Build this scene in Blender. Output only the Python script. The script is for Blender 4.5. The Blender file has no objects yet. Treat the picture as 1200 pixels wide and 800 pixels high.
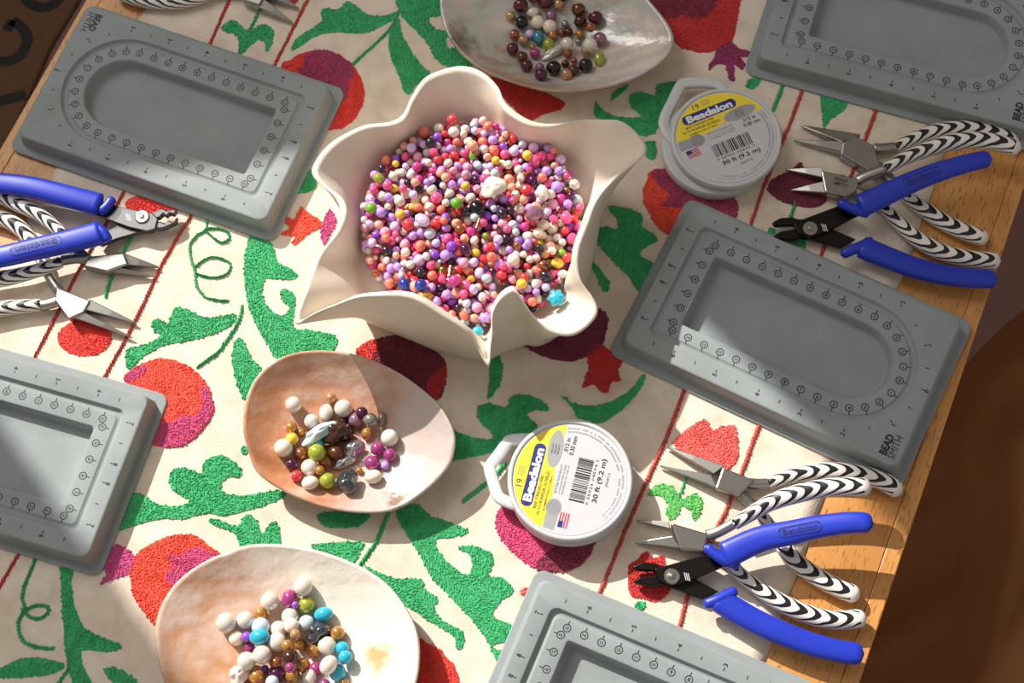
import bpy, bmesh, math, random
import numpy as np
from mathutils import Matrix, Vector
random.seed(7)
rng = np.random.default_rng(7)
sc = bpy.context.scene
COL = sc.collection

# ------------------------------------------------------------------ camera, world, sun, exposure
# Working units: centimetres on the table (z = 0 is the table top); converted to metres here.
TABLE_H = 0.74
ZC = 0.12                       # top of the cloth
CAM_H = 83.56                   # camera height over the table top
FPX, PITCH, ROLL = 1779.3, 0.3465, -0.1159
def w2b(p):
    p = np.asarray(p, float)
    return Vector((p[0]*.01, (p[1]-30)*.01, p[2]*.01+TABLE_H))
FW = np.array([0, math.sin(PITCH), -math.cos(PITCH)])
_r = np.array([1., 0, 0]); _u = np.array([0, math.cos(PITCH), math.sin(PITCH)])
RT = math.cos(ROLL)*_r+math.sin(ROLL)*_u
UP = -math.sin(ROLL)*_r+math.cos(ROLL)*_u
CAM = np.array([0, 0, CAM_H])
cam = bpy.data.objects.new('camera', bpy.data.cameras.new('camera'))
COL.objects.link(cam)
cam.data.sensor_width = 36; cam.data.lens = FPX/1200*36
cam.data.clip_start = .02; cam.data.clip_end = 50
m = Matrix.Identity(4)
for i in range(3):
    m[i][0] = RT[i]; m[i][1] = UP[i]; m[i][2] = -FW[i]
m.translation = w2b(CAM)
cam.matrix_world = m
sc.camera = cam
def P(u, v, z=ZC):
    """photo pixel -> point on the horizontal plane at height z (cm)"""
    d = RT*(u-600)/FPX+UP*(400-v)/FPX+FW
    return CAM+d*((z-CAM_H)/d[2])
def PP(pts, z=ZC, o=(0, 0), s=1.):
    return np.array([P(o[0]+p[0]/s, o[1]+p[1]/s, z if len(p) < 3 else p[2]) for p in pts])

world = bpy.data.worlds.new('world'); sc.world = world; world.use_nodes = True
bg = world.node_tree.nodes['Background']
bg.inputs[0].default_value = (1.0, .94, .86, 1); bg.inputs[1].default_value = .33
SUN_AZ, SUN_EL = math.radians(-57), math.radians(37)
sun = bpy.data.objects.new('sun', bpy.data.lights.new('sun', 'SUN')); COL.objects.link(sun)
sun.data.energy = 6.2; sun.data.angle = math.radians(.53); sun.data.color = (1, .955, .89)
sdir = Vector((math.cos(SUN_AZ)*math.cos(SUN_EL), math.sin(SUN_AZ)*math.cos(SUN_EL), -math.sin(SUN_EL)))
sun.rotation_euler = sdir.to_track_quat('-Z', 'Y').to_euler()
sun.location = (-1, 1.2, 2.2)
# soft daylight entering through the same window
sky = bpy.data.objects.new('window_daylight', bpy.data.lights.new('window_daylight', 'AREA')); COL.objects.link(sky)
sky.data.shape = 'RECTANGLE'; sky.data.size = .46; sky.data.size_y = 1.2; sky.data.energy = 11; sky.data.color = (1, .98, .95)
sky.location = w2b((-75, 127, 138)); sky.rotation_euler = (w2b((0, 32, 0))-sky.location).to_track_quat('-Z', 'Y').to_euler()
sc.view_settings.view_transform = 'Standard'; sc.view_settings.look = 'None'
sc.view_settings.gamma = 1; sc.view_settings.use_curve_mapping = False
sc.view_settings.exposure = 0.0

# ------------------------------------------------------------------ helpers
ORG = {}
def tag(o, label=None, cat=None, group=None, kind=None):
    if label: o['label'] = label
    if cat: o['category'] = cat
    if group: o['group'] = group
    if kind: o['kind'] = kind
    return o
def thing(name, origin, label, cat, group=None, rz=0):
    o = bpy.data.objects.new(name, None); COL.objects.link(o)
    o.empty_display_size = .01
    o.location = w2b(origin); o.rotation_euler = (0, 0, rz)
    ORG[o.name] = np.asarray(origin, float)
    return tag(o, label, cat, group)
def mk(name, V, F, mat=None, parent=None, local=False, smooth=True, origin=None, uv=None, sharp=0):
    """V in cm. local: already relative to the parent / own origin."""
    V = np.asarray(V, float)
    if local: org = np.zeros(3)
    elif parent is not None and parent.name in ORG: org = ORG[parent.name]
    elif origin is not None: org = np.asarray(origin, float)
    else: org = np.array([V[:, 0].mean(), V[:, 1].mean(), V[:, 2].min()])
    me = bpy.data.meshes.new(name)
    me.from_pydata(((V-org)*.01).tolist(), [], [tuple(int(i) for i in f) for f in F])
    me.update()
    if smooth: me.polygons.foreach_set('use_smooth', [True]*len(me.polygons))
    if sharp: me.set_sharp_from_angle(angle=math.radians(sharp))
    if uv is not None:
        L = me.uv_layers.new(name='UVMap')
        idx = np.empty(len(me.loops), int); me.loops.foreach_get('vertex_index', idx)
        L.data.foreach_set('uv', np.asarray(uv, float)[idx].ravel())
    if mat: me.materials.append(mat)
    o = bpy.data.objects.new(name, me); COL.objects.link(o)
    if parent is not None:
        o.parent = parent; ORG[o.name] = org
    else:
        o.location = w2b(org if not local else (origin if origin is not None else (0, 0, 0))); ORG[o.name] = org
    return o
def bevel(o, w=.05, seg=2, ang=35):
    b = o.modifiers.new('bevel', 'BEVEL'); b.width = w*.01; b.segments = seg
    b.limit_method = 'ANGLE'; b.angle_limit = math.radians(ang); return o
def subsurf(o, n=1):
    s = o.modifiers.new('sub', 'SUBSURF'); s.levels = n; s.render_levels = n; return o
class MB:
    def __init__(s): s.V = []; s.F = []
    def add(s, V, F):
        n = len(s.V); s.V += [tuple(v) for v in V]; s.F += [tuple(i+n for i in f) for f in F]; return s
    def box(s, x0, x1, y0, y1, z0, z1):
        return s.add([(x0,y0,z0),(x1,y0,z0),(x1,y1,z0),(x0,y1,z0),(x0,y0,z1),(x1,y0,z1),(x1,y1,z1),(x0,y1,z1)],
                     [(3,2,1,0),(4,5,6,7),(0,1,5,4),(1,2,6,5),(2,3,7,6),(3,0,4,7)])
    def prism(s, pts, z0, z1):
        n = len(pts); a = sum(pts[i][0]*pts[(i+1)%n][1]-pts[(i+1)%n][0]*pts[i][1] for i in range(n))
        pts = list(pts) if a > 0 else list(pts)[::-1]
        f = lambda z, p: z if not hasattr(z, '__len__') else z
        V = [(p[0], p[1], z0) for p in pts]+[(p[0], p[1], z1) for p in pts]
        F = [tuple(range(n))[::-1], tuple(range(n, 2*n))]+[(i, (i+1)%n, n+(i+1)%n, n+i) for i in range(n)]
        return s.add(V, F)
    def build(s, name, mat, parent=None, **k): return mk(name, s.V, s.F, mat, parent, **k)
def catmull(pts, n, closed=False):
    pts = np.asarray(pts, float); m_ = len(pts)
    g = (lambda i: pts[i % m_]) if closed else (lambda i: 2*pts[0]-pts[1] if i < 0 else (2*pts[-1]-pts[-2] if i >= m_ else pts[i]))
    out = []
    segs = m_ if closed else m_-1
    for i in range(segs):
        a, b, c, d = g(i-1), g(i), g(i+1), g(i+2)
        for t in np.linspace(0, 1, n, endpoint=False):
            out.append(.5*((2*b)+(-a+c)*t+(2*a-5*b+4*c-d)*t*t+(-a+3*b-3*c+d)*t**3))
    if not closed: out.append(pts[-1])
    return np.array(out)
def resample(pts, n, closed=False):
    pts = np.asarray(pts, float)
    q = np.vstack([pts, pts[:1]]) if closed else pts
    L = np.concatenate([[0], np.cumsum(np.linalg.norm(np.diff(q, axis=0), axis=1))])
    s = np.linspace(0, L[-1], n, endpoint=not closed)
    return np.stack([np.interp(s, L, q[:, k]) for k in range(q.shape[1])], 1)
def tube(center, ra, rb, nseg=14, nlen=40, expo=1., cap0=.5, cap1=.9):
    """swept rounded bar; ra half-width (horizontal), rb half-height; both may be functions of t."""
    c = resample(catmull(center, 12), nlen)
    T = np.gradient(c, axis=0); T /= np.linalg.norm(T, axis=1)[:, None]
    S = np.cross(T, [0, 0, 1]); S /= np.linalg.norm(S, axis=1)[:, None]
    N = np.cross(S, T)
    L = np.concatenate([[0], np.cumsum(np.linalg.norm(np.diff(c, axis=0), axis=1))]); tot = L[-1]
    V = []; UV = []
    fa = ra if callable(ra) else (lambda t: ra); fb = rb if callable(rb) else (lambda t: rb)
    for i in range(nlen):
        t = L[i]/tot; a, b = fa(t), fb(t); k = 1
        if cap0 and L[i] < cap0: k = min(k, math.sqrt(max(0, 1-(1-L[i]/cap0)**2)))
        if cap1 and tot-L[i] < cap1: k = min(k, math.sqrt(max(0, 1-(1-(tot-L[i])/cap1)**2)))
        k = max(k, .03)
        for j in range(nseg):
            ph = 2*math.pi*j/nseg
            cs, sn = math.cos(ph), math.sin(ph)
            cs = math.copysign(abs(cs)**expo, cs); sn = math.copysign(abs(sn)**expo, sn)
            V.append(c[i]+N[i]*b*k*cs+S[i]*a*k*sn)
            UV.append((L[i], (ph/math.pi if ph <= math.pi else ph/math.pi-2)))
    F = [(i*nseg+j, i*nseg+(j+1) % nseg, (i+1)*nseg+(j+1) % nseg, (i+1)*nseg+j) for i in range(nlen-1) for j in range(nseg)]
    F.append(tuple(range(nseg))[::-1]); F.append(tuple((nlen-1)*nseg+j for j in range(nseg)))
    return np.array(V), F, np.array(UV), c
_tc = {}
def glyphs(text, size, bold=0., align='CENTER', res=2):
    key = (text, bold, res)
    if key not in _tc:
        cu = bpy.data.curves.new('t', 'FONT'); cu.body = text; cu.size = 1; cu.offset = bold
        cu.resolution_u = res; cu.align_x = 'CENTER'; cu.align_y = 'CENTER'; cu.fill_mode = 'FRONT'
        ob = bpy.data.objects.new('t', cu); COL.objects.link(ob)
        dg = bpy.context.evaluated_depsgraph_get(); me = ob.evaluated_get(dg).to_mesh()
        V = np.array([v.co[:] for v in me.vertices]) if len(me.vertices) else np.zeros((0, 3))
        F = [tuple(p.vertices) for p in me.polygons]
        ob.evaluated_get(dg).to_mesh_clear()
        bpy.data.objects.remove(ob); bpy.data.curves.remove(cu)
        if len(V):
            V[:, :2] -= (V[:, :2].max(0)+V[:, :2].min(0))/2
            nrm = V[F[0][1]]-V[F[0][0]]; n2 = V[F[0][2]]-V[F[0][0]]
            if nrm[0]*n2[1]-nrm[1]*n2[0] < 0: F = [f[::-1] for f in F]
        _tc[key] = (V, F)
    V, F = _tc[key]
    return V[:, :2]*size, F
def put(mb, VF, x, y, ang, z, sx=1., sy=1.):
    V, F = VF; c, s = math.cos(ang), math.sin(ang)
    mb.add([(x+c*v[0]*sx-s*v[1]*sy, y+s*v[0]*sx+c*v[1]*sy, z) for v in V], F)
def fit_text(mb, text, x, y, ang, z, width, height=None, bold=0., res=2):
    V, F = glyphs(text, 1., bold, res=res)
    w = np.ptp(V[:, 0]); h = np.ptp(V[:, 1])
    sx = width/w; sy = sx if height is None else height/h
    put(mb, (V, F), x, y, ang, z, sx, sy)
def ring(mb, x, y, z, r0, r1, n=16):
    V = [(x+r*math.cos(2*math.pi*i/n), y+r*math.sin(2*math.pi*i/n), z) for r in (r0, r1) for i in range(n)]
    mb.add(V, [(i, n+i, n+(i+1) % n, (i+1) % n) for i in range(n)])
def ellipse(cx, cy, a, b, n=40, rot=0):
    return [(cx+a*math.cos(t)*math.cos(rot)-b*math.sin(t)*math.sin(rot), cy+a*math.cos(t)*math.sin(rot)+b*math.sin(t)*math.cos(rot))
            for t in np.linspace(0, 2*math.pi, n, endpoint=False)]
def flat(mb, pts, z): mb.add([(p[0], p[1], z) for p in pts], [tuple(range(len(pts)))])
def inside(pts, poly):
    x, y = pts[:, 0], pts[:, 1]; c = np.zeros(len(pts), bool); n = len(poly)
    for i in range(n):
        x0, y0 = poly[i][:2]; x1, y1 = poly[(i+1) % n][:2]
        if y0 == y1: continue
        k = ((y0 > y) != (y1 > y)) & (x < (x1-x0)*(y-y0)/(y1-y0)+x0); c ^= k
    return c

# ------------------------------------------------------------------ materials
def srgb(h):
    if isinstance(h, str):
        h = h.lstrip('#'); h = [int(h[i:i+2], 16)/255 for i in (0, 2, 4)]
    return tuple((c/12.92 if c <= .04045 else ((c+.055)/1.055)**2.4) for c in h)+(1,)
class NT:
    def __init__(s, name):
        s.m = bpy.data.materials.new(name); s.m.use_nodes = True; s.t = s.m.node_tree
        s.b = s.t.nodes['Principled BSDF']
    def n(s, typ, **k):
        nd = s.t.nodes.new(typ)
        for a, v in k.items():
            if a.startswith('i_'):
                key = a[2:]; key = int(key) if key.isdigit() else key.replace('_', ' ')
                nd.inputs[key].default_value = v
            else: setattr(nd, a, v)
        return nd
    def l(s, a, b): s.t.links.new(a, b)
    def math(s, op, a, b=None, c=None):
        nd = s.t.nodes.new('ShaderNodeMath'); nd.operation = op
        for i, v in enumerate((a, b, c)):
            if v is None: continue
            if isinstance(v, (int, float)): nd.inputs[i].default_value = v
            else: s.l(v, nd.inputs[i])
        return nd.outputs[0]
    def set(s, **k):
        for a, v in k.items(): s.b.inputs[a.replace('_', ' ')].default_value = v
        return s
    def ramp(s, fac, stops):
        r = s.t.nodes.new('ShaderNodeValToRGB'); e = r.color_ramp.elements
        e[0].position, e[0].color = stops[0][0], srgb(stops[0][1]); e[1].position, e[1].color = stops[-1][0], srgb(stops[-1][1])
        for p, c in stops[1:-1]:
            k = e.new(p); k.color = srgb(c)
        s.l(fac, r.inputs[0]); return r.outputs[0]
    def bump(s, h, strength=.3, dist=.001):
        b = s.t.nodes.new('ShaderNodeBump'); b.inputs['Strength'].default_value = strength; b.inputs['Distance'].default_value = dist
        s.l(h, b.inputs['Height']); s.l(b.outputs[0], s.b.inputs['Normal']); return b
    def coord(s, kind='Object', scale=(1, 1, 1), rot=(0, 0, 0)):
        c = s.n('ShaderNodeTexCoord'); mp = s.n('ShaderNodeMapping')
        mp.inputs['Scale'].default_value = scale; mp.inputs['Rotation'].default_value = rot
        s.l(c.outputs[kind], mp.inputs[0]); return mp.outputs[0]
    def noise(s, vec, scale, detail=3, rough=.5, out=0):
        k = s.n('ShaderNodeTexNoise'); k.inputs['Scale'].default_value = scale; k.inputs['Detail'].default_value = detail
        k.inputs['Roughness'].default_value = rough; s.l(vec, k.inputs['Vector']); return k.outputs[out]
def simple(name, col, rough=.5, metal=0., noise=0., nscale=200., bump=0., coat=0.):
    t = NT(name); t.set(Base_Color=srgb(col), Roughness=rough, Metallic=metal, Coat_Weight=coat)
    if noise or bump:
        v = t.coord(); h = t.noise(v, nscale)
        if noise:
            mx = t.n('ShaderNodeMix', data_type='RGBA', blend_type='MULTIPLY'); mx.inputs[0].default_value = 1
            mx.inputs[6].default_value = srgb(col)
            r = t.n('ShaderNodeMapRange'); r.inputs[3].default_value = 1-noise; r.inputs[4].default_value = 1+noise
            t.l(h, r.inputs[0]); t.l(r.outputs[0], mx.inputs[7]); t.l(mx.outputs[2], t.b.inputs['Base Color'])
        if bump: t.bump(h, bump, .0005)
    return t.m
M = {}
def wood_mat():
    t = NT('beech_wood')
    ang = math.radians(61.3)
    v = t.coord('Object', (1, 1, 1), (0, 0, -ang))
    mp = t.n('ShaderNodeMapping'); mp.inputs['Scale'].default_value = (1.2, 14, 1); t.l(v, mp.inputs[0])
    g = t.noise(mp.outputs[0], 3.2, 5, .6)
    mp2 = t.n('ShaderNodeMapping'); mp2.inputs['Scale'].default_value = (170, 900, 1); t.l(v, mp2.inputs[0])
    fl = t.noise(mp2.outputs[0], 1.0, 1, .4)
    flk = t.n('ShaderNodeMapRange'); flk.inputs[1].default_value = .60; flk.inputs[2].default_value = .67; t.l(fl, flk.inputs[0])
    c = t.ramp(g, [(.3, '#c08444'), (.5, '#cf9350'), (.7, '#dba25e')])
    mx = t.n('ShaderNodeMix', data_type='RGBA'); mx.inputs[7].default_value = srgb('#96602f')
    f2 = t.math('MULTIPLY', flk.outputs[0], .75); t.l(f2, mx.inputs[0]); t.l(c, mx.inputs[6])
    t.l(mx.outputs[2], t.b.inputs['Base Color']); t.set(Roughness=.42)
    t.bump(g, .05, .0005); return t.m
M['wood'] = wood_mat()
def cloth_mat():
    t = NT('linen'); v = t.coord('Object')
    n1 = t.noise(v, 55, 4, .6); n2 = t.noise(v, 900, 2, .6)
    c = t.ramp(n1, [(.3, '#d3c1ad'), (.5, '#e0d0be'), (.7, '#e8dbcb')])
    t.l(c, t.b.inputs['Base Color']); t.set(Roughness=.95, Sheen_Weight=.2)
    h = t.math('ADD', t.math('MULTIPLY', n1, .8), t.math('MULTIPLY', n2, .5))
    t.bump(h, .55, .0012); return t.m
M['cloth'] = cloth_mat()
def thread(name, a, b):
    t = NT('thread_'+name); v = t.coord('Object')
    n1 = t.noise(v, 260, 3, .7); c = t.ramp(n1, [(.3, a), (.7, b)])
    t.l(c, t.b.inputs['Base Color']); t.set(Roughness=.75, Sheen_Weight=.25)
    n2 = t.noise(v, 2500, 2, .6); t.bump(n2, .4, .0004); return t.m
M['green'] = thread('green', '#1f9a58', '#3cb877')
M['lime'] = thread('lime', '#4fb25a', '#78c868')
M['red'] = thread('red', '#cf2a20', '#ea3d28')
M['orange'] = thread('orange', '#dd3d25', '#f2573a')
M['purple'] = thread('purple', '#8a2659', '#a63a70')
M['magenta'] = thread('magenta', '#b83a78', '#d0528c')
M['maroon'] = thread('maroon', '#6a1730', '#84223f')
M['coral'] = thread('coral', '#de4f48', '#f07068')
M['pink'] = thread('pink', '#c4366a', '#da5080')
M['darkred'] = thread('darkred', '#b8201f', '#d22d28')
def board_mat():
    t = NT('grey_flock'); v = t.coord('Object'); n1 = t.noise(v, 2200, 2, .7); n2 = t.noise(v, 40, 3, .6)
    k = t.math('ADD', t.math('MULTIPLY', n1, .5), t.math('MULTIPLY', n2, .5))
    t.l(t.ramp(k, [(.3, '#858c8d'), (.7, '#99a0a2')]), t.b.inputs['Base Color'])
    t.set(Roughness=.75, Sheen_Weight=.04); t.bump(n1, .25, .0003); return t.m
M['board'] = board_mat()
M['ink'] = simple('black_ink', '#16171a', .6)
M['metal'] = simple('brushed_steel', '#a5a29d', .33, 1., .08, 300)
M['blackmetal'] = simple('blackened_steel', '#24211f', .32, .75, .1, 300)
M['greymetal'] = simple('dark_steel', '#5b5a5a', .3, .9, .1, 300)
M['blue'] = simple('blue_vinyl', '#2036b6', .38, 0, .05, 60, .05)
M['bluedark'] = simple('blue_vinyl_moulded', '#141e70', .5)
def zebra():
    t = NT('zebra_grip'); uv = t.n('ShaderNodeUVMap'); sp = t.n('ShaderNodeSeparateXYZ'); t.l(uv.outputs[0], sp.inputs[0])
    w = t.math('POWER', t.math('ABSOLUTE', sp.outputs[1]), 1.6)
    u = t.math('ADD', sp.outputs[0], t.math('MULTIPLY', w, 5.4))
    nz = t.noise(t.coord('Object'), 120, 1)
    u = t.math('ADD', u, t.math('MULTIPLY', nz, .6))
    f = t.math('FRACT', t.math('DIVIDE', u, .86))
    k = t.math('GREATER_THAN', f, t.math('ADD', .5, t.math('MULTIPLY', t.math('ABSOLUTE', sp.outputs[1]), .5)))
    # plain white tip at the end of the grip
    mx = t.n('ShaderNodeMix', data_type='RGBA'); mx.inputs[6].default_value = srgb('#e9e3dc'); mx.inputs[7].default_value = srgb('#17141a')
    t.l(k, mx.inputs[0]); t.l(mx.outputs[2], t.b.inputs['Base Color']); t.set(Roughness=.38, Coat_Weight=.15); return t.m
M['zebra'] = zebra(); M['whitevinyl'] = simple('white_vinyl', '#e4ddd5', .4)
def clay():
    t = NT('white_clay'); v = t.coord('Object'); n1 = t.noise(v, 30, 4, .6); n2 = t.noise(v, 400, 3, .6)
    t.l(t.ramp(n1, [(.3, '#ddd0bd'), (.7, '#eadfcf')]), t.b.inputs['Base Color']); t.set(Roughness=.62)
    h = t.math('ADD', n1, t.math('MULTIPLY', n2, .25)); t.bump(h, .35, .0015); return t.m
M['clay'] = clay()
def shell_mat(name, stops, tint, tdir, t0, t1, sc_=26, spot=None):
    """nacre: cloudy noise colours, blending into a tint along one direction of the shell"""
    t = NT(name); v = t.coord('Object')
    n1 = t.noise(v, sc_, 4, .6); n3 = t.noise(v, 160, 3, .6)
    wv = t.n('ShaderNodeTexWave'); wv.wave_type = 'RINGS'; wv.inputs['Scale'].default_value = 30; wv.inputs['Distortion'].default_value = 5
    wv.inputs['Detail'].default_value = 3; wv.inputs['Detail Scale'].default_value = 2.; t.l(v, wv.inputs[0])
    k = t.math('ADD', t.math('MULTIPLY', n1, .9), t.math('MULTIPLY', wv.outputs[1], .08))
    col = t.ramp(k, stops)
    sp = t.n('ShaderNodeSeparateXYZ'); t.l(v, sp.inputs[0])
    g = t.math('ADD', t.math('MULTIPLY', sp.outputs[0], tdir[0]*100), t.math('MULTIPLY', sp.outputs[1], tdir[1]*100))
    g = t.math('ADD', g, t.math('MULTIPLY', n1, 3.))
    mr = t.n('ShaderNodeMapRange'); mr.interpolation_type = 'SMOOTHSTEP'; mr.inputs[1].default_value = t0; mr.inputs[2].default_value = t1; t.l(g, mr.inputs[0])
    mx = t.n('ShaderNodeMix', data_type='RGBA'); t.l(mr.outputs[0], mx.inputs[0]); t.l(col, mx.inputs[6]); mx.inputs[7].default_value = srgb(tint)
    res = mx.outputs[2]
    if spot:
        o_ = (P(*spot[0])-P(*spot[1]))*.01
        dv = t.n('ShaderNodeVectorMath', operation='DISTANCE'); t.l(v, dv.inputs[0]); cz = t.n('ShaderNodeCombineXYZ')
        cz.inputs[0].default_value = o_[0]; cz.inputs[1].default_value = o_[1]; t.l(sp.outputs[2], cz.inputs[2]); t.l(cz.outputs[0], dv.inputs[1])
        dd = t.math('ADD', t.math('MULTIPLY', dv.outputs['Value'], 100), t.math('MULTIPLY', t.math('SUBTRACT', t.noise(v, 90, 3, .6), .5), 2.2))
        m2 = t.n('ShaderNodeMapRange'); m2.inputs[1].default_value = spot[2]; m2.inputs[2].default_value = spot[2]*.35; t.l(dd, m2.inputs[0])
        m3 = t.n('ShaderNodeMix', data_type='RGBA'); t.l(t.math('MULTIPLY', m2.outputs[0], .8), m3.inputs[0]); t.l(res, m3.inputs[6]); m3.inputs[7].default_value = srgb(spot[3]); res = m3.outputs[2]
    t.l(res, t.b.inputs['Base Color'])
    t.set(Roughness=.22, Coat_Weight=.35, Coat_Roughness=.12, Metallic=.08, Thin_Film_Thickness=480., Thin_Film_IOR=1.5)
    t.bump(t.math('ADD', n1, t.math('ADD', t.math('MULTIPLY', wv.outputs[1], .06), t.math('MULTIPLY', n3, .22))), .5, .003); return t.m
M['shellA'] = shell_mat('nacre_grey', [(.3, '#a08a74'), (.42, '#bdaea4'), (.5, '#bcc2b8'), (.56, '#d0c0bd'), (.66, '#e2d6c8')], '#a9835a', (-.45, -.9), 4.2, 7.2, spot=((537, 20, 2), (652, 5, 2), 1.3, '#5e3f28'))
M['shellB'] = shell_mat('nacre_peach', [(.32, '#b5744a'), (.44, '#c98d68'), (.55, '#d6a68c'), (.66, '#e0bda8')], '#c8b8b1', (.85, -.5), .8, 5., spot=((462, 590, 1.8), (405, 508, 2), .75, '#7a5038'))
M['shellC'] = shell_mat('nacre_cream', [(.34, '#c48c58'), (.45, '#d2a486'), (.55, '#ddbcaa'), (.66, '#e8d2c4')], '#f0e6d8', (.9, .3), -.5, 4.5, spot=((442, 768, 1), (337, 752, 1.5), 1.0, '#cf9a50'))
M['shellback'] = simple('shell_outside', '#9a7a62', .5, 0, .25, 60, .2)
M['plastic'] = NT('frosted_plastic').set(Base_Color=srgb('#e2e4e6'), Roughness=.35, Transmission_Weight=.25, IOR=1.45, Coat_Weight=.1).m
M['label'] = simple('label_paper', '#c9c8ce', .45)
M['yellow'] = simple('label_yellow', '#f2d73a', .45)
M['navy'] = simple('label_navy', '#232f80', .4)
M['white'] = simple('label_white', '#e4e4e8', .45)
M['grey'] = simple('label_grey', '#9fa0a3', .45)
M['greytext'] = simple('label_grey_ink', '#77787d', .5)
M['flagred'] = simple('flag_red', '#c23b43', .5)
M['wall'] = simple('wall_plaster', '#cfc6b8', .9)
M['floor'] = simple('floor_dull', '#8f6a64', .8, 0, .2, 20)
M['brown'] = simple('brown_cotton', '#a06c40', .95, 0, .12, 60, .3)
M['mat'] = simple('brown_jute', '#6b4c34', .95, 0, .2, 150, .4)
def pearl(name, col, rough=.22, metal=.15):
    t = NT('bead_'+name); t.set(Base_Color=srgb(col), Roughness=rough, Metallic=metal, Coat_Weight=.6, Coat_Roughness=.08)
    return t.m

# ------------------------------------------------------------------ setting: floor, window wall
UA = np.array([.480, .877]); NA = np.array([.877, -.480])
def TU(u, n): return u*UA+n*NA
def tprism(mb, u0, u1, n0, n1, z0, z1):
    mb.prism([TU(u0, n0), TU(u0, n1), TU(u1, n1), TU(u1, n0)], z0, z1)
fl = MB().box(-260, 260, -220, 132, -74-4, -74).build('floor', M['floor'], smooth=False); tag(fl, 'dull brown floor far below the table', kind='structure')
# wall with one narrow casement: the sun comes through it
WY0, WY1 = 128., 134.
WX0, WX1, WZ0, WZ1 = -99.7, -51.2, 76.5, 200.
wm = MB()
wm.box(-260, WX0, WY0, WY1, -74, 215).box(WX1, 260, WY0, WY1, -74, 215).box(WX0, WX1, WY0, WY1, -74, WZ0).box(WX0, WX1, WY0, WY1, WZ1, 215)
tag(wm.build('wall_back', M['wall'], smooth=False), 'plain plaster wall with a narrow window', kind='structure')
wf = MB(); f = 2.0
wf.box(WX0, WX0+f, WY0+1, WY1-1, WZ0, WZ1).box(WX1-f, WX1, WY0+1, WY1-1, WZ0, WZ1).box(WX0, WX1, WY0+1, WY1-1, WZ0, WZ0+f).box(WX0, WX1, WY0+1, WY1-1, WZ1-f, WZ1)
tag(wf.build('window_1', M['white'], smooth=False), 'white narrow window frame in the plaster wall', kind='structure')

# ------------------------------------------------------------------ table
NL, NR, U0, U1 = -49.0, 10.3, -38., 88.
tbl = thing('table', (*TU(25, -19.5), -74), 'pale beech wooden table under the embroidered runner', 'table')
a = MB(); tprism(a, U0, U1, NL+.95, NR-.95, -2.4, 0); bevel(a.build('table_top', M['wood'], tbl, smooth=False), .03, 1)
for n0, n1 in ((NL, NL+.93), (NR-.93, NR)):
    a = MB(); tprism(a, U0, U1, n0, n1, -2.4, -.01); bevel(a.build('edge_strip', M['wood'], tbl, smooth=False), .08, 2)
for u in (U0+5, U1-5):
    for n in (NL+5, NR-5):
        a = MB(); tprism(a, u-2.5, u+2.5, n-2.5, n+2.5, -74, -2.4); a.build('leg', M['wood'], tbl, smooth=False)

# ------------------------------------------------------------------ embroidered runner
CL, CR = -44.95, 5.27
run = thing('table_runner', (*TU(25, -20), 0), 'off-white cotton table runner embroidered with green leaves and red pomegranates', 'table runner')
gu = np.linspace(-34, 84, 120); gn = np.linspace(CL, CR, 56)
V = []; F = []
for i, u in enumerate(gu):
    for j, n in enumerate(gn):
        e = 0.05*math.sin(u*.35+(3 if j == 0 else 0))+.03*math.sin(u*1.3) if j in (0, len(gn)-1) else 0
        p = TU(u, n+e)
        edge = .03 if j in (0, len(gn)-1) else 0
        V.append((p[0], p[1], ZC-edge+.012*math.sin(u*.8+n*.5)*math.sin(n*.7-u*.3)))
nn = len(gn)
F = [(i*nn+j, i*nn+j+1, (i+1)*nn+j+1, (i+1)*nn+j) for i in range(len(gu)-1) for j in range(nn-1)]
base = mk('cloth', V, [f[::-1] for f in F] if False else F, M['cloth'], run)
so = base.modifiers.new('s', 'SOLIDIFY'); so.thickness = .0006; so.offset = -1
if True:
    bmx = bmesh.new(); bmx.from_mesh(base.data); bmesh.ops.recalc_face_normals(bmx, faces=bmx.faces)
    if sum(f_.normal.z for f_ in bmx.faces) < 0: bmesh.ops.reverse_faces(bmx, faces=bmx.faces)
    bmx.to_mesh(base.data); bmx.free()

ST_O = np.array([(-.5, 0), (-.28, -.5), (.28, -.5), (.5, 0), (.28, .5), (-.28, .5)])
def stitches(pos, ang, ln, wd, z0, h):
    """many small raised thread loops; returns V, F"""
    n = len(pos); c, s = np.cos(ang), np.sin(ang)
    V = np.zeros((n, 8, 3)); ln = np.broadcast_to(ln, (n,)); wd = np.broadcast_to(wd, (n,)); h = np.broadcast_to(h, (n,))
    for k in range(6):
        x = ST_O[k, 0]*ln; y = ST_O[k, 1]*wd
        V[:, k, 0] = pos[:, 0]+c*x-s*y; V[:, k, 1] = pos[:, 1]+s*x+c*y; V[:, k, 2] = z0
    for k, t in ((6, -.22), (7, .22)):
        V[:, k, 0] = pos[:, 0]+c*t*ln; V[:, k, 1] = pos[:, 1]+s*t*ln; V[:, k, 2] = z0+h
    fs = [(0, 1, 6), (1, 2, 7, 6), (2, 3, 7), (3, 4, 7), (4, 5, 6, 7), (5, 0, 6)]
    F = [tuple(i*8+k for k in f) for i in range(n) for f in fs]
    return V.reshape(-1, 3), F
_seen = {}
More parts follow.
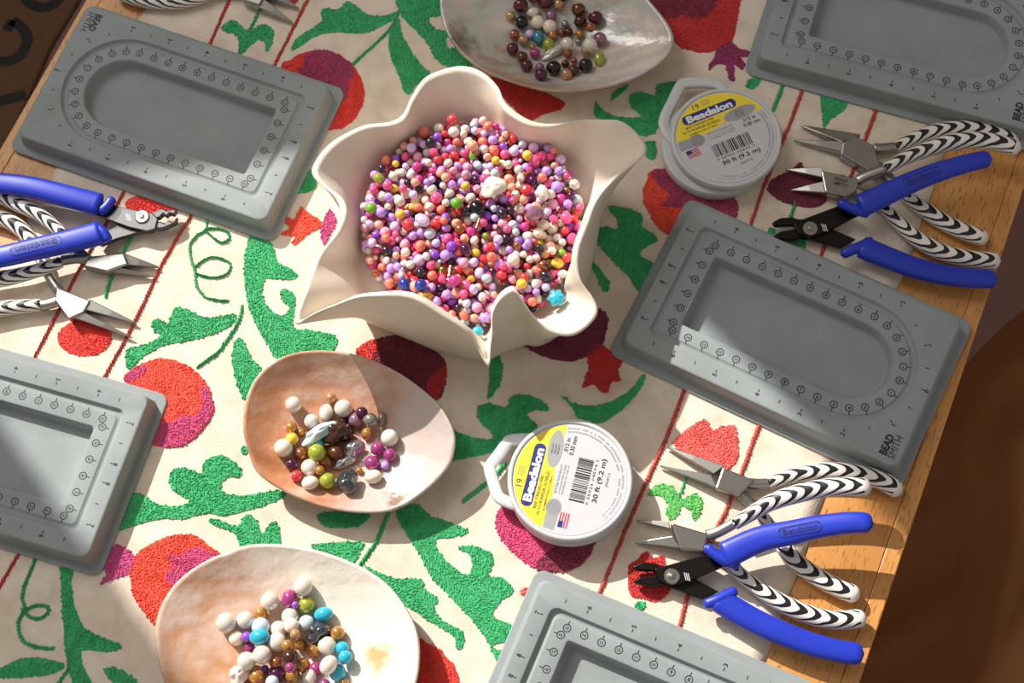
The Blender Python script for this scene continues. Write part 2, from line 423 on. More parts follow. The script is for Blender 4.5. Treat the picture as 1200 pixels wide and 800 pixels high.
def motif(name, mat, pts, o=(0, 0), s=1., lift=0., ang=None, smooth_pts=True):
    poly = np.array([P(o[0]+p[0]/s, o[1]+p[1]/s, ZC+.04)[:2] for p in pts])
    if smooth_pts: poly = catmull(poly, 4, True)
    # slightly ragged thread edge
    d = np.roll(poly, -1, 0)-np.roll(poly, 1, 0); nrm = np.stack([-d[:, 1], d[:, 0]], 1); nrm /= np.linalg.norm(nrm, axis=1)[:, None]+1e-9
    poly = poly+nrm*rng.normal(0, .018, (len(poly), 1))
    z0 = ZC-.01; z1 = ZC+.05+lift
    mb = MB(); mb.prism([tuple(p) for p in poly], z0, z1)
    lo, hi = poly.min(0), poly.max(0); st = .108
    gx, gy = np.meshgrid(np.arange(lo[0], hi[0], st*1.25), np.arange(lo[1], hi[1], st))
    pos = np.stack([gx.ravel(), gy.ravel()], 1); pos += rng.normal(0, .035, pos.shape)
    pos = pos[inside(pos, poly)]
    if len(pos):
        if ang is None:
            q = poly-poly.mean(0); w, vv = np.linalg.eigh(q.T@q); ang = math.atan2(vv[1, 1], vv[0, 1])
        a_ = ang+.75*np.sin(pos[:, 0]*1.7+pos[:, 1]*.9)+.4*np.sin(pos[:, 1]*3.1)+rng.normal(0, .55, len(pos))
        V, F = stitches(pos, a_, rng.uniform(.16, .25, len(pos)), rng.uniform(.1, .135, len(pos)), z1-.015, rng.uniform(.05, .095, len(pos)))
        mb.add(V, F)
    return mb.build(name, mat, run, smooth=False)
def rope(name, mat, pts, o=(0, 0), s=1., w=.17, closed=False):
    c = np.array([P(o[0]+p[0]/s, o[1]+p[1]/s, ZC+.04)[:2] for p in pts])
    c = catmull(c, 10); L = np.linalg.norm(np.diff(c, axis=0), axis=1).sum(); n = max(4, int(L/.2))
    c = resample(c, n); T = np.gradient(c, axis=0); a = np.arctan2(T[:, 1], T[:, 0]); N = np.stack([-np.sin(a), np.cos(a)], 1)
    mb = MB(); n = len(c)
    V, F = stitches(c+rng.normal(0, .012, c.shape), a+.4+rng.normal(0, .08, n), .42*min(1.2, w/.28+.25), w*.66, ZC-.005, rng.uniform(.15, .2, n)); mb.add(V, F)
    V, F = stitches(c, a, .4, w*.7, ZC-.005, .05); mb.add(V, F)
    return mb.build(name, mat, run, smooth=False)
c1 = dict(o=(230, 0), s=4); c2 = dict(o=(660, 0), s=4); c3 = dict(o=(660, 180), s=4); c4 = dict(o=(30, 220), s=4)
c5 = dict(o=(120, 360), s=4); c6 = dict(o=(100, 500), s=4); c7 = dict(o=(0, 600), s=4); c8 = dict(o=(340, 560), s=3.3333)
d1 = dict(o=(500, 370), s=4); d2 = dict(o=(740, 480), s=4); d3 = dict(o=(740, 600), s=4); d4 = dict(o=(900, 130), s=3.637)
e1 = dict(o=(90, 220), s=3.077); e2 = dict(o=(200, 90), s=4); e3 = dict(o=(540, 380), s=2.6667)
LEAF, POM, TUL = 'embroidered_leaf', 'embroidered_pomegranate', 'embroidered_tulip'
G = M['green']
motif(LEAF, G, [(445,235),(470,180),(530,140),(590,95),(585,50),(610,35),(660,45),(710,5),(750,30),(800,65),(870,75),(945,55),(940,80),(880,115),(800,150),(740,155),(660,150),(600,155),(540,180),(490,215)], **c1)
motif(LEAF, G, [(945,80),(905,150),(905,240),(940,330),(985,440),(1040,390),(1095,345),(1060,310),(1000,230),(960,150)], **c1)
motif(LEAF, G, [(466,-20),(467,12),(482,30),(500,50),(510,67),(521,77),(540,80),(560,70),(545,52),(527,57),(522,45),(530,38),(508,33),(503,20),(518,15),(516,-20)])
rope('embroidered_stem', G, [(945,60),(900,145),(735,300)], w=.28, **c1)
motif(POM, M['red'], [(400,310),(450,275),(500,250),(560,235),(640,245),(720,290),(770,370),(785,450),(760,530),(700,590),(620,605),(560,560),(480,400)], **c1)
motif('pomegranate_heart', M['purple'], [(505,270),(560,238),(640,248),(725,300),(740,345),(715,380),(715,440),(690,460),(640,470),(560,420),(470,330),(510,310)], lift=.03, **c1)
motif(TUL, G, [(115,130),(150,100),(190,100),(225,135),(265,135),(310,115),(350,130),(365,165),(350,215),(325,240),(320,200),(290,185),(250,215),(215,250),(195,245),(200,200),(185,160),(140,150)], **c1)
rope('embroidered_stem', G, [(285,70),(250,140)], w=.3, **c1)
motif(TUL, M['darkred'], [(405,-30),(410,0),(440,18),(470,8),(480,-30)], **c1)
motif(POM, M['red'], ellipse(275,705,125,82,24), **c4)
motif(TUL, M['red'], [(465,75),(500,45),(560,38),(640,58),(705,95),(690,122),(600,130),(520,112)], **c4)
rope('embroidered_stem', G, [(505,190),(490,240),(440,330),(405,410),(375,505)], w=.34, **c4)
rope('embroidered_tendril', G, [(850,155),(845,195),(800,225),(770,270),(775,330),(795,400),(800,455),(840,510),(890,525),(940,530)], w=.24, **c4)
rope('embroidered_tendril', G, [(845,195),(890,190),(940,205),(955,235),(920,255),(880,235),(850,205)], w=.22, **c4)
rope('embroidered_tendril', G, [(795,370),(840,335),(890,325),(945,345),(960,375),(930,410),(870,420),(800,405)], w=.22, **c4)
motif(LEAF, G, [(620,180),(605,260),(605,360),(640,480),(690,570),(720,615),(800,640),(900,600),(935,570),(930,530),(850,515),(780,500),(785,450),(785,390),(760,365),(735,370),(745,410),(770,430),(740,460),(700,440),(670,390),(670,345),(690,325),(760,330),(795,320),(770,290),(730,270),(710,220),(690,185),(650,160)], **e1)
motif(LEAF, G, [(345,0),(400,10),(460,40),(530,45),(620,30),(610,75),(540,115),(450,145),(370,160),(290,175),(230,205),(170,245),(140,285),(110,280),(110,200),(150,185),(220,165),(275,130),(240,110),(230,65),(265,55),(305,75),(320,50)], **c5)
rope('embroidered_stem', G, [(655,0),(640,60),(600,130),(540,210),(450,275)], w=.3, **c5)
motif(LEAF, G, [(635,145),(610,200),(610,270),(630,360),(665,430),(710,380),(745,290),(700,240),(665,165)], **c5)
motif(POM, M['orange'], [(100,330),(150,285),(220,250),(300,240),(380,265),(450,310),(495,370),(515,440),(520,490),(480,560),(420,620),(350,655),(290,645),(235,640),(180,520),(150,400)], **c5)
motif('pomegranate_rim', M['magenta'], [(240,640),(240,580),(260,550),(340,530),(380,500),(430,512),(468,455),(462,385),(488,372),(514,440),(519,490),(480,558),(420,618),(350,652)], lift=.03, **c5)
motif('pomegranate_rim', M['magenta'], [(100,335),(150,287),(195,270),(205,300),(165,330),(140,350)], lift=.03, **c5)
motif('embroidered_dot', G, ellipse(665,670,18,20,10), **c5)
motif(LEAF, G, [(205,330),(245,310),(300,340),(350,365),(440,368),(488,345),(430,315),(395,270),(395,220),(430,190),(500,200),(545,225),(550,175),(590,140),(650,135),(700,165),(735,210),(720,235),(670,235),(640,260),(640,300),(720,320),(820,310),(900,295),(940,320),(860,360),(760,390),(650,415),(560,405),(460,430),(350,430),(260,450),(200,470),(140,480),(190,400),(180,350)], **c6)
motif(LEAF, G, [(580,450),(600,430),(680,455),(720,460),(740,420),(770,410),(800,440),(830,500),(860,460),(900,450),(905,570),(740,570),(700,500)], **c6)
motif(POM, M['orange'], [(610,270),(640,200),(720,140),(830,105),(920,115),(1000,170),(1045,225),(1000,330),(900,430),(800,520),(735,530),(690,490),(640,420),(615,340)], **c7)
motif('pomegranate_heart', M['magenta'], [(770,300),(810,250),(785,195),(850,205),(900,165),(960,178),(1035,222),(940,300),(840,360)], lift=.03, **c7)
motif('pomegranate_tail', M['magenta'], [(545,145),(590,170),(635,205),(615,285),(550,305),(465,340),(500,290),(470,240),(510,190)], smooth_pts=False, **c7)
rope('embroidered_tendril', G, [(175,190),(150,260),(115,340),(105,400),(112,450),(85,520),(100,590),(150,625),(240,640)], w=.28, **c7)
rope('embroidered_tendril', G, [(110,465),(160,440),(215,440),(225,465),(190,495),(140,490),(112,455)], w=.26, **c7)
motif(LEAF, G, [(285,230),(335,230),(335,330),(345,430),(380,520),(440,570),(520,600),(570,625),(540,645),(480,655),(400,645),(375,660),(390,720),(440,810),(450,840),(360,840),(310,680),(300,560),(290,430)], **c7)
motif(LEAF, G, [(-30,750),(0,735),(50,705),(140,680),(230,690),(300,715),(270,745),(180,765),(80,775),(0,772)], **c7)
rope('embroidered_stem', G, [(325,725),(270,810)], w=.3, **c7)
motif(LEAF, G, [(485,740),(520,725),(580,745),(640,790),(670,840),(560,840),(520,790)], **c7)
motif(LEAF, G, [(415,130),(490,100),(550,150),(620,170),(695,205),(660,225),(590,235),(565,250),(590,300),(640,350),(690,380),(710,350),(700,300),(655,270),(720,265),(780,290),(795,330),(770,380),(830,390),(870,440),(820,480),(790,540),(870,575),(865,630),(790,655),(830,680),(815,725),(790,680),(760,620),(700,540),(620,460),(550,380),(500,290),(450,210)], **c8)
motif(LEAF, G, [(290,340),(400,390),(515,395),(520,430),(580,470),(560,505),(600,560),(670,600),(675,650),(655,670),(640,620),(580,580),(500,530),(440,490),(380,420),(320,370)], **c8)
motif(LEAF, G, [(80,265),(180,250),(285,252),(270,290),(245,335),(200,330)], **c8)
rope('embroidered_stem', G, [(385,130),(340,240),(275,335)], w=.36, **c8)
motif(LEAF, G, [(110,140),(200,130),(310,140),(270,185),(180,195),(120,175)], **c8)
motif(POM, M['red'], [(470,640),(560,655),(620,710),(660,790),(640,880),(560,920),(470,880)], **c8)
motif(POM, M['pink'], [(120,575),(112,640),(150,700),(220,755),(300,775),(370,755),(410,705),(420,600),(330,540),(200,540)], **e3)
motif('pomegranate_heart', M['maroon'], [(230,760),(300,690),(420,650),(412,700),(370,753),(300,773)], lift=.03, **e3)
motif('embroidered_dot', M['coral'], ellipse(615,693,6,4,8,-.4))
motif(LEAF, G, [(100,530),(180,560),(300,580),(300,540),(245,490),(240,430),(290,410),(375,425),(390,385),(440,370),(510,380),(570,425),(560,445),(500,440),(470,470),(520,520),(420,600),(300,640),(200,660),(100,670)], **d1)
motif(LEAF, G, [(330,170),(355,230),(340,320),(285,390),(295,300),(300,200)], **d1)
motif(LEAF, G, [(630,370),(690,410),(780,420),(880,395),(960,340),(1010,275),(1025,290),(980,370),(900,450),(820,500),(760,490),(700,470),(690,440)], **d1)
rope('embroidered_stem', G, [(591,545),(575,562),(545,585)], w=.38)
motif(POM, M['maroon'], [(435,105),(500,165),(580,200),(660,212),(740,195),(810,150),(840,80),(840,-10),(700,-60),(500,-20)], **d1)
motif(TUL, M['darkred'], [(815,130),(870,170),(920,215),(890,255),(915,305),(865,310),(850,360),(820,360),(785,320),(725,335),(760,250),(755,180)], smooth_pts=False, **d1)
motif(POM, M['maroon'], [(417,412),(437,399),(480,392),(515,415),(523,437),(513,468),(480,445),(440,425)])
motif('pomegranate_rim', M['red'], [(417,412),(427,402),(440,398),(438,420),(428,420)], lift=.03)
motif('pomegranate_rim', M['darkred'], [(506,440),(521,430),(523,438),(513,467),(500,455)], lift=.03)
motif(LEAF, G, [(215,250),(300,255),(370,290),(370,340),(430,380),(435,410),(370,450),(370,490),(430,520),(400,600),(360,650),(300,570),(220,490),(155,400),(190,340),(250,355),(255,310)], **c3)
motif(LEAF, G, [(110,480),(170,540),(215,600),(205,645),(180,630),(150,560)], **c3)
motif(POM, M['orange'], [(430,75),(385,140),(375,220),(410,290),(450,350),(505,375),(640,340),(800,300),(808,215),(700,150),(560,80)], **c3)
motif('pomegranate_heart', M['purple'], [(425,82),(440,140),(500,190),(470,240),(560,260),(640,340),(800,302),(806,215),(700,150),(560,80)], lift=.03, **c3)
motif(LEAF, G, [(150,470),(180,510),(250,545),(330,550),(365,540),(320,500),(310,450),(350,430),(430,445),(440,400),(500,385),(560,395),(500,490),(440,600),(425,625),(340,630),(270,575),(155,550)], **c2)
motif(LEAF, G, [(310,395),(270,440),(225,472),(240,430)], **c2)
motif(LEAF, G, [(375,670),(430,665),(430,735),(395,738)], **c2)
motif(POM, M['darkred'], [(390,-20),(520,-40),(820,-40),(825,20),(815,90),(790,190),(700,240),(620,240),(540,215),(510,160),(450,80)], **c2)
motif('pomegranate_heart', M['maroon'], [(400,-30),(700,-35),(690,60),(620,90),(560,70),(500,90),(450,60)], lift=.03, **c2)
motif(TUL, M['purple'], [(780,195),(830,225),(875,240),(860,265),(830,265),(855,300),(840,325),(800,300),(800,380),(780,375),(760,300),(720,300),(685,325),(680,305),(710,265),(720,230)], smooth_pts=False, **c2)
motif(LEAF, G, [(885,365),(925,375),(890,415),(855,400)], **c2)
rope('embroidered_stem', G, [(1030,395),(1010,450),(985,510)], w=.36, **c2)
motif(POM, M['darkred'], [(575,90),(650,114),(660,125),(635,135),(620,140),(600,125)])
motif(TUL, G, [(963,108),(992,121),(980,135),(971,141),(966,151),(964,138)])
motif(POM, M['maroon'], [(900,222),(908,208),(926,200),(938,190),(945,203),(960,196),(966,210),(972,228),(960,241),(940,242),(915,235)])
rope('embroidered_stem', G, [(115,395),(90,470)], w=.3, **d4)
motif(LEAF, G, [(80,560),(130,520),(160,560),(150,590),(110,580)], **d4)
motif(LEAF, G, [(-5,520),(10,498),(30,505),(30,540)], **d4)
motif(TUL, M['coral'], [(195,150),(260,85),(345,40),(380,100),(420,80),(485,70),(492,110),(500,190),(490,250),(450,280),(330,250),(210,180)], smooth_pts=False, **d2)
motif(TUL, M['lime'], [(80,400),(110,355),(150,345),(200,365),(230,420),(290,390),(325,410),(330,460),(295,520),(275,470),(235,450),(220,490),(180,515),(160,480),(170,440),(130,400)], **d2)
rope('embroidered_stem', G, [(255,330),(225,400)], w=.25, **d2)
motif(POM, M['darkred'], [(-10,250),(30,220),(70,180),(100,215),(150,210),(170,300),(180,360),(120,420),(60,400),(-10,385)], **d3)
motif('embroidered_dot', G, [(15,430),(40,415),(65,430),(50,455),(20,450)], **d3)
motif(TUL, M['orange'], [(540,655),(580,670),(610,605),(650,640),(700,675),(712,700),(640,740),(580,790),(565,775),(590,745),(515,740),(520,725),(565,715),(540,680)], smooth_pts=False, **e2)
motif('tulip_tip', M['magenta'], [(745,620),(775,680),(745,740),(715,785),(705,720),(715,680)], **e2)
motif(LEAF, G, [(665,430),(680,520),(600,545),(610,500)], **e2)
R = thread('line', '#b23428', '#cb4a3a'); R2 = M['coral']
LINE = 'chain_stitch_line'
rope(LINE, R, [(275,-12),(268,1),(246,51),(232,78)], w=.3)
rope(LINE, R, [(150,212),(144,226),(124,262),(92,317),(67,367),(41,417),(30,440)], w=.27)
rope(LINE, R, [(366,-12),(360,0),(341,38),(322,75),(315,88)], w=.3)
rope(LINE, R, [(230,240),(224,252),(192,305),(160,372),(125,437),(118,450)], w=.27)
rope(LINE, R, [(30,630),(22,648),(0,686),(-12,706)], w=.27)
rope(LINE, R, [(945,94),(939,109),(922,154),(896,217),(880,262),(872,282)], w=.3)
rope(LINE, R, [(808,440),(802,457),(782,510),(757,566),(727,635),(709,680),(700,700)], w=.3)
rope(LINE, R, [(1032,116),(1026,131),(1014,163),(1002,193),(965,292),(955,318)], w=.3)
rope(LINE, R, [(895,484),(890,497),(870,552),(850,600),(835,630),(807,697),(797,732),(790,750)], w=.3)

# ------------------------------------------------------------------ bead boards
def u_shape(R_, xe, rc, n=64):
    """outline with a round end (+x) and a square end at x = xe"""
    pts = [(R_*math.cos(t), R_*math.sin(t)) for t in np.linspace(-math.pi/2, math.pi/2, 48)]
    for cx, cy, a0 in ((xe+rc, R_-rc, math.pi/2), (xe+rc, -R_+rc, math.pi)):
        pts += [(cx+rc*math.cos(t), cy+rc*math.sin(t)) for t in np.linspace(a0, a0+math.pi/2, 8)]
    return pts
def r_rect(x0, x1, hy, rc):
    pts = []
    for cx, cy, a0 in ((x1-rc, -hy+rc, -math.pi/2), (x1-rc, hy-rc, 0), (x0+rc, hy-rc, math.pi/2), (x0+rc, -hy+rc, math.pi)):
        pts += [(cx+rc*math.cos(t), cy+rc*math.sin(t)) for t in np.linspace(a0, a0+math.pi/2, 8)]
    return pts
BC = np.array([-3.65, 0.])
def cast(shape, angs):
    s = np.array(shape)-BC; e = np.roll(s, -1, 0)-s; out = []
    for a in angs:
        d = np.array([math.cos(a), math.sin(a)])
        den = d[0]*e[:, 1]-d[1]*e[:, 0]; den = np.where(abs(den) < 1e-12, 1e-12, den)
        t = (s[:, 0]*e[:, 1]-s[:, 1]*e[:, 0])/den; k = (s[:, 0]*d[1]-s[:, 1]*d[0])/den
        ok = (t > 0) & (k >= -1e-6) & (k <= 1+1e-6)
        out.append(BC+d*t[ok].max())
    return np.array(out)
def board_mesh():
    ang = np.linspace(-math.pi, math.pi, 220, endpoint=False).tolist()
    for cx, cy in ((-12, 4.85), (4.7, 4.85), (-9.5, 2.35), (-10.9, 3.65), (-12.6, 5.45), (5.4, 5.45), (-9.2, 2.1)):
        for sy in (1, -1):
            a0 = math.atan2(sy*cy-BC[1], cx-BC[0]); ang += [a0+k for k in np.linspace(-.07, .07, 9)]
    ang = sorted(set(round(a, 5) for a in ang))
    loops = [(r_rect(-12.64, 5.44, 5.5, .6), 0.), (r_rect(-12.68, 5.48, 5.54, .65), .05), (r_rect(-12.68, 5.48, 5.54, .65), .12), (r_rect(-12.62, 5.42, 5.48, .62), .16),
             (r_rect(-12.24, 5.0, 5.08, .5), .165), (r_rect(-12.18, 4.94, 5.02, .5), .22), (r_rect(-12.04, 4.77, 4.91, .55), 1.24), (r_rect(-12.0, 4.72, 4.87, .6), 1.32), (r_rect(-11.92, 4.65, 4.79, .6), 1.35),
             (u_shape(3.8, -11.06, .45), 1.35), (u_shape(3.74, -11.0, .45), 1.33), (u_shape(3.66, -10.92, .42), 1.14), (u_shape(3.6, -10.86, .42), 1.08), (u_shape(3.48, -10.74, .4), 1.06), (u_shape(3.38, -10.64, .35), 1.09), (u_shape(3.3, -10.55, .3), 1.15),
             (u_shape(2.5, -9.65, .2), 1.15), (u_shape(2.4, -9.55, .18), 1.12), (u_shape(2.34, -9.49, .18), 1.03),
             (u_shape(2.2, -9.35, .2), .38), (u_shape(2.1, -9.25, .22), .28), (u_shape(1.95, -9.1, .25), .24), (u_shape(1.0, -8.0, .3), .235)]
    V = []; F = []; n = len(ang)
    for s, z in loops:
        c = cast(s, ang); V += [(p[0], p[1], z) for p in c]
    for k in range(len(loops)-1):
        F += [(k*n+i, k*n+(i+1) % n, (k+1)*n+(i+1) % n, (k+1)*n+i) for i in range(n)]
    F.append(tuple(range(n))[::-1]); F.append(tuple((len(loops)-1)*n+i for i in range(n)))
    return V, F
BV, BF = board_mesh()
# printed marks
ring_mb = MB(); zt = 1.155; ztop = 1.356
for k in range(-18, 19):
    a = abs(k); sg = 1 if k >= 0 else -1; Rm = 2.943
    if a <= 4: x, y = Rm*math.cos(a*.3014), sg*Rm*math.sin(a*.3014); ox, oy = math.cos(a*.3014), sg*math.sin(a*.3014)
    elif a <= 15: x, y = .2-(a-5), sg*Rm; ox, oy = 0, sg
    else: x, y = -9.97, sg*(2.478-(a-16)*.991); ox, oy = -1, 0
    ring(ring_mb, x, y, zt, .178, .232)
    tx, ty = x+ox*.34, y+oy*.34; nx, ny = -oy*.026, ox*.026
    ring_mb.add([(x+ox*.22-nx, y+oy*.22-ny, zt), (x+ox*.22+nx, y+oy*.22+ny, zt), (x+ox*.42+nx, y+oy*.42+ny, zt), (x+ox*.42-nx, y+oy*.42-ny, zt)], [(0, 1, 2, 3)])
    put(ring_mb, glyphs(str(a), .29 if a < 10 else .23, .03), x, y, 0 if a else 0, zt)
out_mb = MB()
def omark(x, y, ox, oy, txt=None):
    nx, ny = -oy*.028, ox*.028; a0, a1 = (-.1, .1) if txt is None else (-.16, .02)
    out_mb.add([(x+ox*a0-nx, y+oy*a0-ny, ztop), (x+ox*a0+nx, y+oy*a0+ny, ztop), (x+ox*a1+nx, y+oy*a1+ny, ztop), (x+ox*a1-nx, y+oy*a1-ny, ztop)], [(0, 1, 2, 3)])
    if txt: put(out_mb, glyphs(txt, .36, .03), x+ox*.17, y+oy*.17, math.pi/2, ztop)
for sg in (1, -1):
    for i, (x, t) in enumerate(((1.3, '2'), (0, None), (-1.28, '3'), (-2.58, None), (-3.88, '4'), (-5.2, None), (-6.5, '5'), (-7.8, None), (-9.1, '6'), (-10.4, None))):
        omark(x, sg*4.22, 0, sg, t)
    omark(2.5, sg*3.4, .6, sg*.8); omark(3.5, sg*2.55, .83, sg*.55, '1'); omark(4.05, sg*1.3, 1, sg*.25)
    omark(-11.42, sg*3.07, -1, 0, '7'); omark(-11.42, sg*1.82, -1, 0); omark(-11.42, sg*.58, -1, 0, '8')
omark(4.35, 0, 1, 0, '0')
logo_mb = MB()
fit_text(logo_mb, 'BEAD', 3.72, -3.85, math.pi/2, ztop, 1.25, .46, .04)
fit_text(logo_mb, 'SMITH', 4.2, -3.8, math.pi/2, ztop, 1.4, .42, 0.)
def make_board(x, y, deg, label):
    t = thing('bead_board', (x, y, ZC+.03), label, 'bead board', 'grey bead boards on the table', math.radians(deg))
    if 'b' not in _seen:
        a = mk('moulded_tray', BV, BF, M['board'], t, local=True, sharp=20)
        b = ring_mb.build('printed_scale', M['ink'], t, local=True, smooth=False)
        c = out_mb.build('printed_ruler', M['ink'], t, local=True, smooth=False)
        d = logo_mb.build('printed_logo', M['ink'], t, local=True, smooth=False)
        _seen['b'] = (a, b, c, d)
    else:
        for q in _seen['b']:
            k = q.copy(); COL.objects.link(k); k.parent = t
    return t
make_board(-22.22, 48.87, 152.32, 'grey bead board lying over the red and purple pomegranate, rounded end towards bare wood')
make_board(29.94, 45.51, -24.94, 'grey bead board beside the purple tulip and shaded striped grips, wholly in shade')
make_board(19.03, 26.30, -33.48, 'grey bead board between the two groups of pliers, a sunlit strip along one rail')
make_board(-33.95, 28.99, 157.28, 'brightly sunlit grey bead board touching the orange pomegranate with magenta rim')
make_board(8.24, 5.65, -29.51, 'sunlit grey bead board beside the pink pomegranate and the sunlit blue cutters')

# ------------------------------------------------------------------ clay bowl
BZ = ZC+.03
RIM = [(55,290,5.7),(100,225,5.7),(180,185,5.9),(270,165,6.2),(300,110,6.1),(340,60,5.9),(410,38,5.7),(470,48,5.8),(510,85,6.0),(535,130,6.2),(590,170,6.2),(660,178,6.0),(740,168,5.7),(810,172,6.2),(860,205,6.0),(878,250,6.0),
       (800,320,6.5),(760,370,6.9),(735,430,7.1),(715,500,7.0),(715,560,6.5),(750,610,6.0),(757,650,5.6),(720,690,5.4),(680,703,5.7),(630,690,6.3),(590,640,7.1),(560,600,7.6),(540,600,7.6),(515,620,7.2),(500,660,6.6),(497,720,5.8),(490,780,5.3),
       (462,730,5.8),(430,690,6.5),(370,650,7.0),(300,615,7.4),(220,605,7.4),(130,620,6.9),(40,660,6.0),(14,672,5.7),(30,600,6.0),(60,520,5.4),(110,450,5.9),(125,400,6.1),(110,360,6.0),(75,330,5.8)]
rim = np.array([P(340+x/2.105, 60+y/2.105, z) for x, y, z in RIM])
rim = resample(catmull(rim, 8, True), 240, True)
BC0 = P(556, 278, 1.5)[:2]
rimr = np.linalg.norm(rim[:, :2]-BC0, axis=1); rdir = (rim[:, :2]-BC0)/rimr[:, None]
rbase = 7.0+.3*(rimr-6.9)
rbase = np.array([np.mean(np.take(rbase, range(i-10, i+11), mode='wrap')) for i in range(240)])
def bowl_r(k, t): return rbase[k]+(rimr[k]-rbase[k])*t**1.35
rfl = np.minimum(rbase*.9, rimr-.8); rfl = np.array([np.mean(np.take(rfl, range(i-6, i+7), mode='wrap')) for i in range(240)])
ZF = BZ+2.75
def inner(k, t):
    '''inner face: floor edge (t = 0) to lip (t = 1)'''
    rl = rimr[k]-.42; return rfl[k]+(rl-rfl[k])*t, ZF+(rim[k, 2]-ZF)*t**.7
def bowl_surface():
    V = []; F = []; n = 240
    for f in (.15, .45, .72, .86): V += [(*(BC0+rdir[k]*rbase[k]*f), BZ) for k in range(n)]
    V += [(*(BC0+rdir[k]*rbase[k]*.95), BZ+.16) for k in range(n)]
    rows = 5
    for t in np.linspace(0, 1, 12):
        V += [(*(BC0+rdir[k]*bowl_r(k, t)), BZ+.5+(rim[k, 2]-BZ-.5)*t) for k in range(n)]; rows += 1
    # rounded lip and inner face
    for off, dz in ((.12, .08), (.30, .08), (.42, 0)):
        V += [(*(BC0+rdir[k]*(rimr[k]-off)), rim[k, 2]+dz) for k in range(n)]; rows += 1
    for t in np.linspace(.93, 0, 12):
        V += [(*(BC0+rdir[k]*inner(k, t)[0]), inner(k, t)[1]) for k in range(n)]; rows += 1
    for f, z in ((.85, 2.62), (.6, 2.55), (.3, 2.5), (.05, 2.5)):
        V += [(*(BC0+rdir[k]*rfl[k]*f), BZ+z) for k in range(n)]; rows += 1
    for r in range(rows-1): F += [(r*n+i, r*n+(i+1) % n, (r+1)*n+(i+1) % n, (r+1)*n+i) for i in range(n)]
    F.append(tuple(range(n))[::-1]); F.append(tuple((rows-1)*n+i for i in range(n)))
    V = np.array(V); nz = len(V)
    V[:, :2] += .035*np.sin(V[:, [1, 0]]*2.1+V[:, 2:3]*1.7)
    bm = bmesh.new(); vs = [bm.verts.new(v) for v in V]
    for f in F: bm.faces.new([vs[i] for i in f])
    bmesh.ops.recalc_face_normals(bm, faces=bm.faces)
    me = bpy.data.meshes.new('x'); bm.to_mesh(me); bm.free()
    F = [tuple(p.vertices) for p in me.polygons]; bpy.data.meshes.remove(me)
    return V, F
V, F = bowl_surface()
bowl = mk('clay_bowl', V, F, M['clay'], origin=(*BC0, BZ))
tag(bowl, 'handmade white clay bowl with a wavy six-pointed rim, full of small beads', 'bowl')

# ------------------------------------------------------------------ beads: shared meshes
def sphere_mesh(name, mat, seg=20, rings=12, kind='round'):
    V = [(0, 0, 1)]; F = []
    for i in range(1, rings):
        th = math.pi*i/rings
        for j in range(seg):
            ph = 2*math.pi*j/seg; r = 1.
            if kind == 'baroque': r = 1+.13*math.sin(3*ph+2*th)+.1*math.sin(5*th+1.3*math.sin(2*ph))
            if kind == 'flower': r = 1+.16*math.cos(6*ph)*math.sin(th)
            if kind == 'facet': r = 1
            V.append((r*math.sin(th)*math.cos(ph), r*math.sin(th)*math.sin(ph), r*math.cos(th)))
    V.append((0, 0, -1)); e = len(V)-1
    for j in range(seg): F.append((0, 1+j, 1+(j+1) % seg))
    for i in range(rings-2):
        F += [(1+i*seg+j, 1+(i+1)*seg+j, 1+(i+1)*seg+(j+1) % seg, 1+i*seg+(j+1) % seg) for j in range(seg)]
    b = 1+(rings-2)*seg
    for j in range(seg): F.append((e, b+(j+1) % seg, b+j))
    me = bpy.data.meshes.new(name); me.from_pydata([tuple(c*.01 for c in v) for v in V], [], F); me.update()
    me.polygons.foreach_set('use_smooth', [kind not in ('facet',)]*len(me.polygons))
    me.materials.append(mat); return me
def tube_mesh(name, mat, seg=12):
    """open bugle bead lying along x, half-length 1, radius 1 (scaled per object)"""
    V = []; F = []
    prof = [(-1, .55), (-1, 1), (1, 1), (1, .55)]
    for x, r in prof: V += [(x, r*math.cos(2*math.pi*j/seg), r*math.sin(2*math.pi*j/seg)) for j in range(seg)]
    for k in range(4):
        a, b = k*seg, ((k+1) % 4)*seg
        F += [(a+j, a+(j+1) % seg, b+(j+1) % seg, b+j)[::-1] for j in range(seg)]
    me = bpy.data.meshes.new(name); me.from_pydata([tuple(c*.01 for c in v) for v in V], [], F); me.update()
    me.materials.append(mat); return me
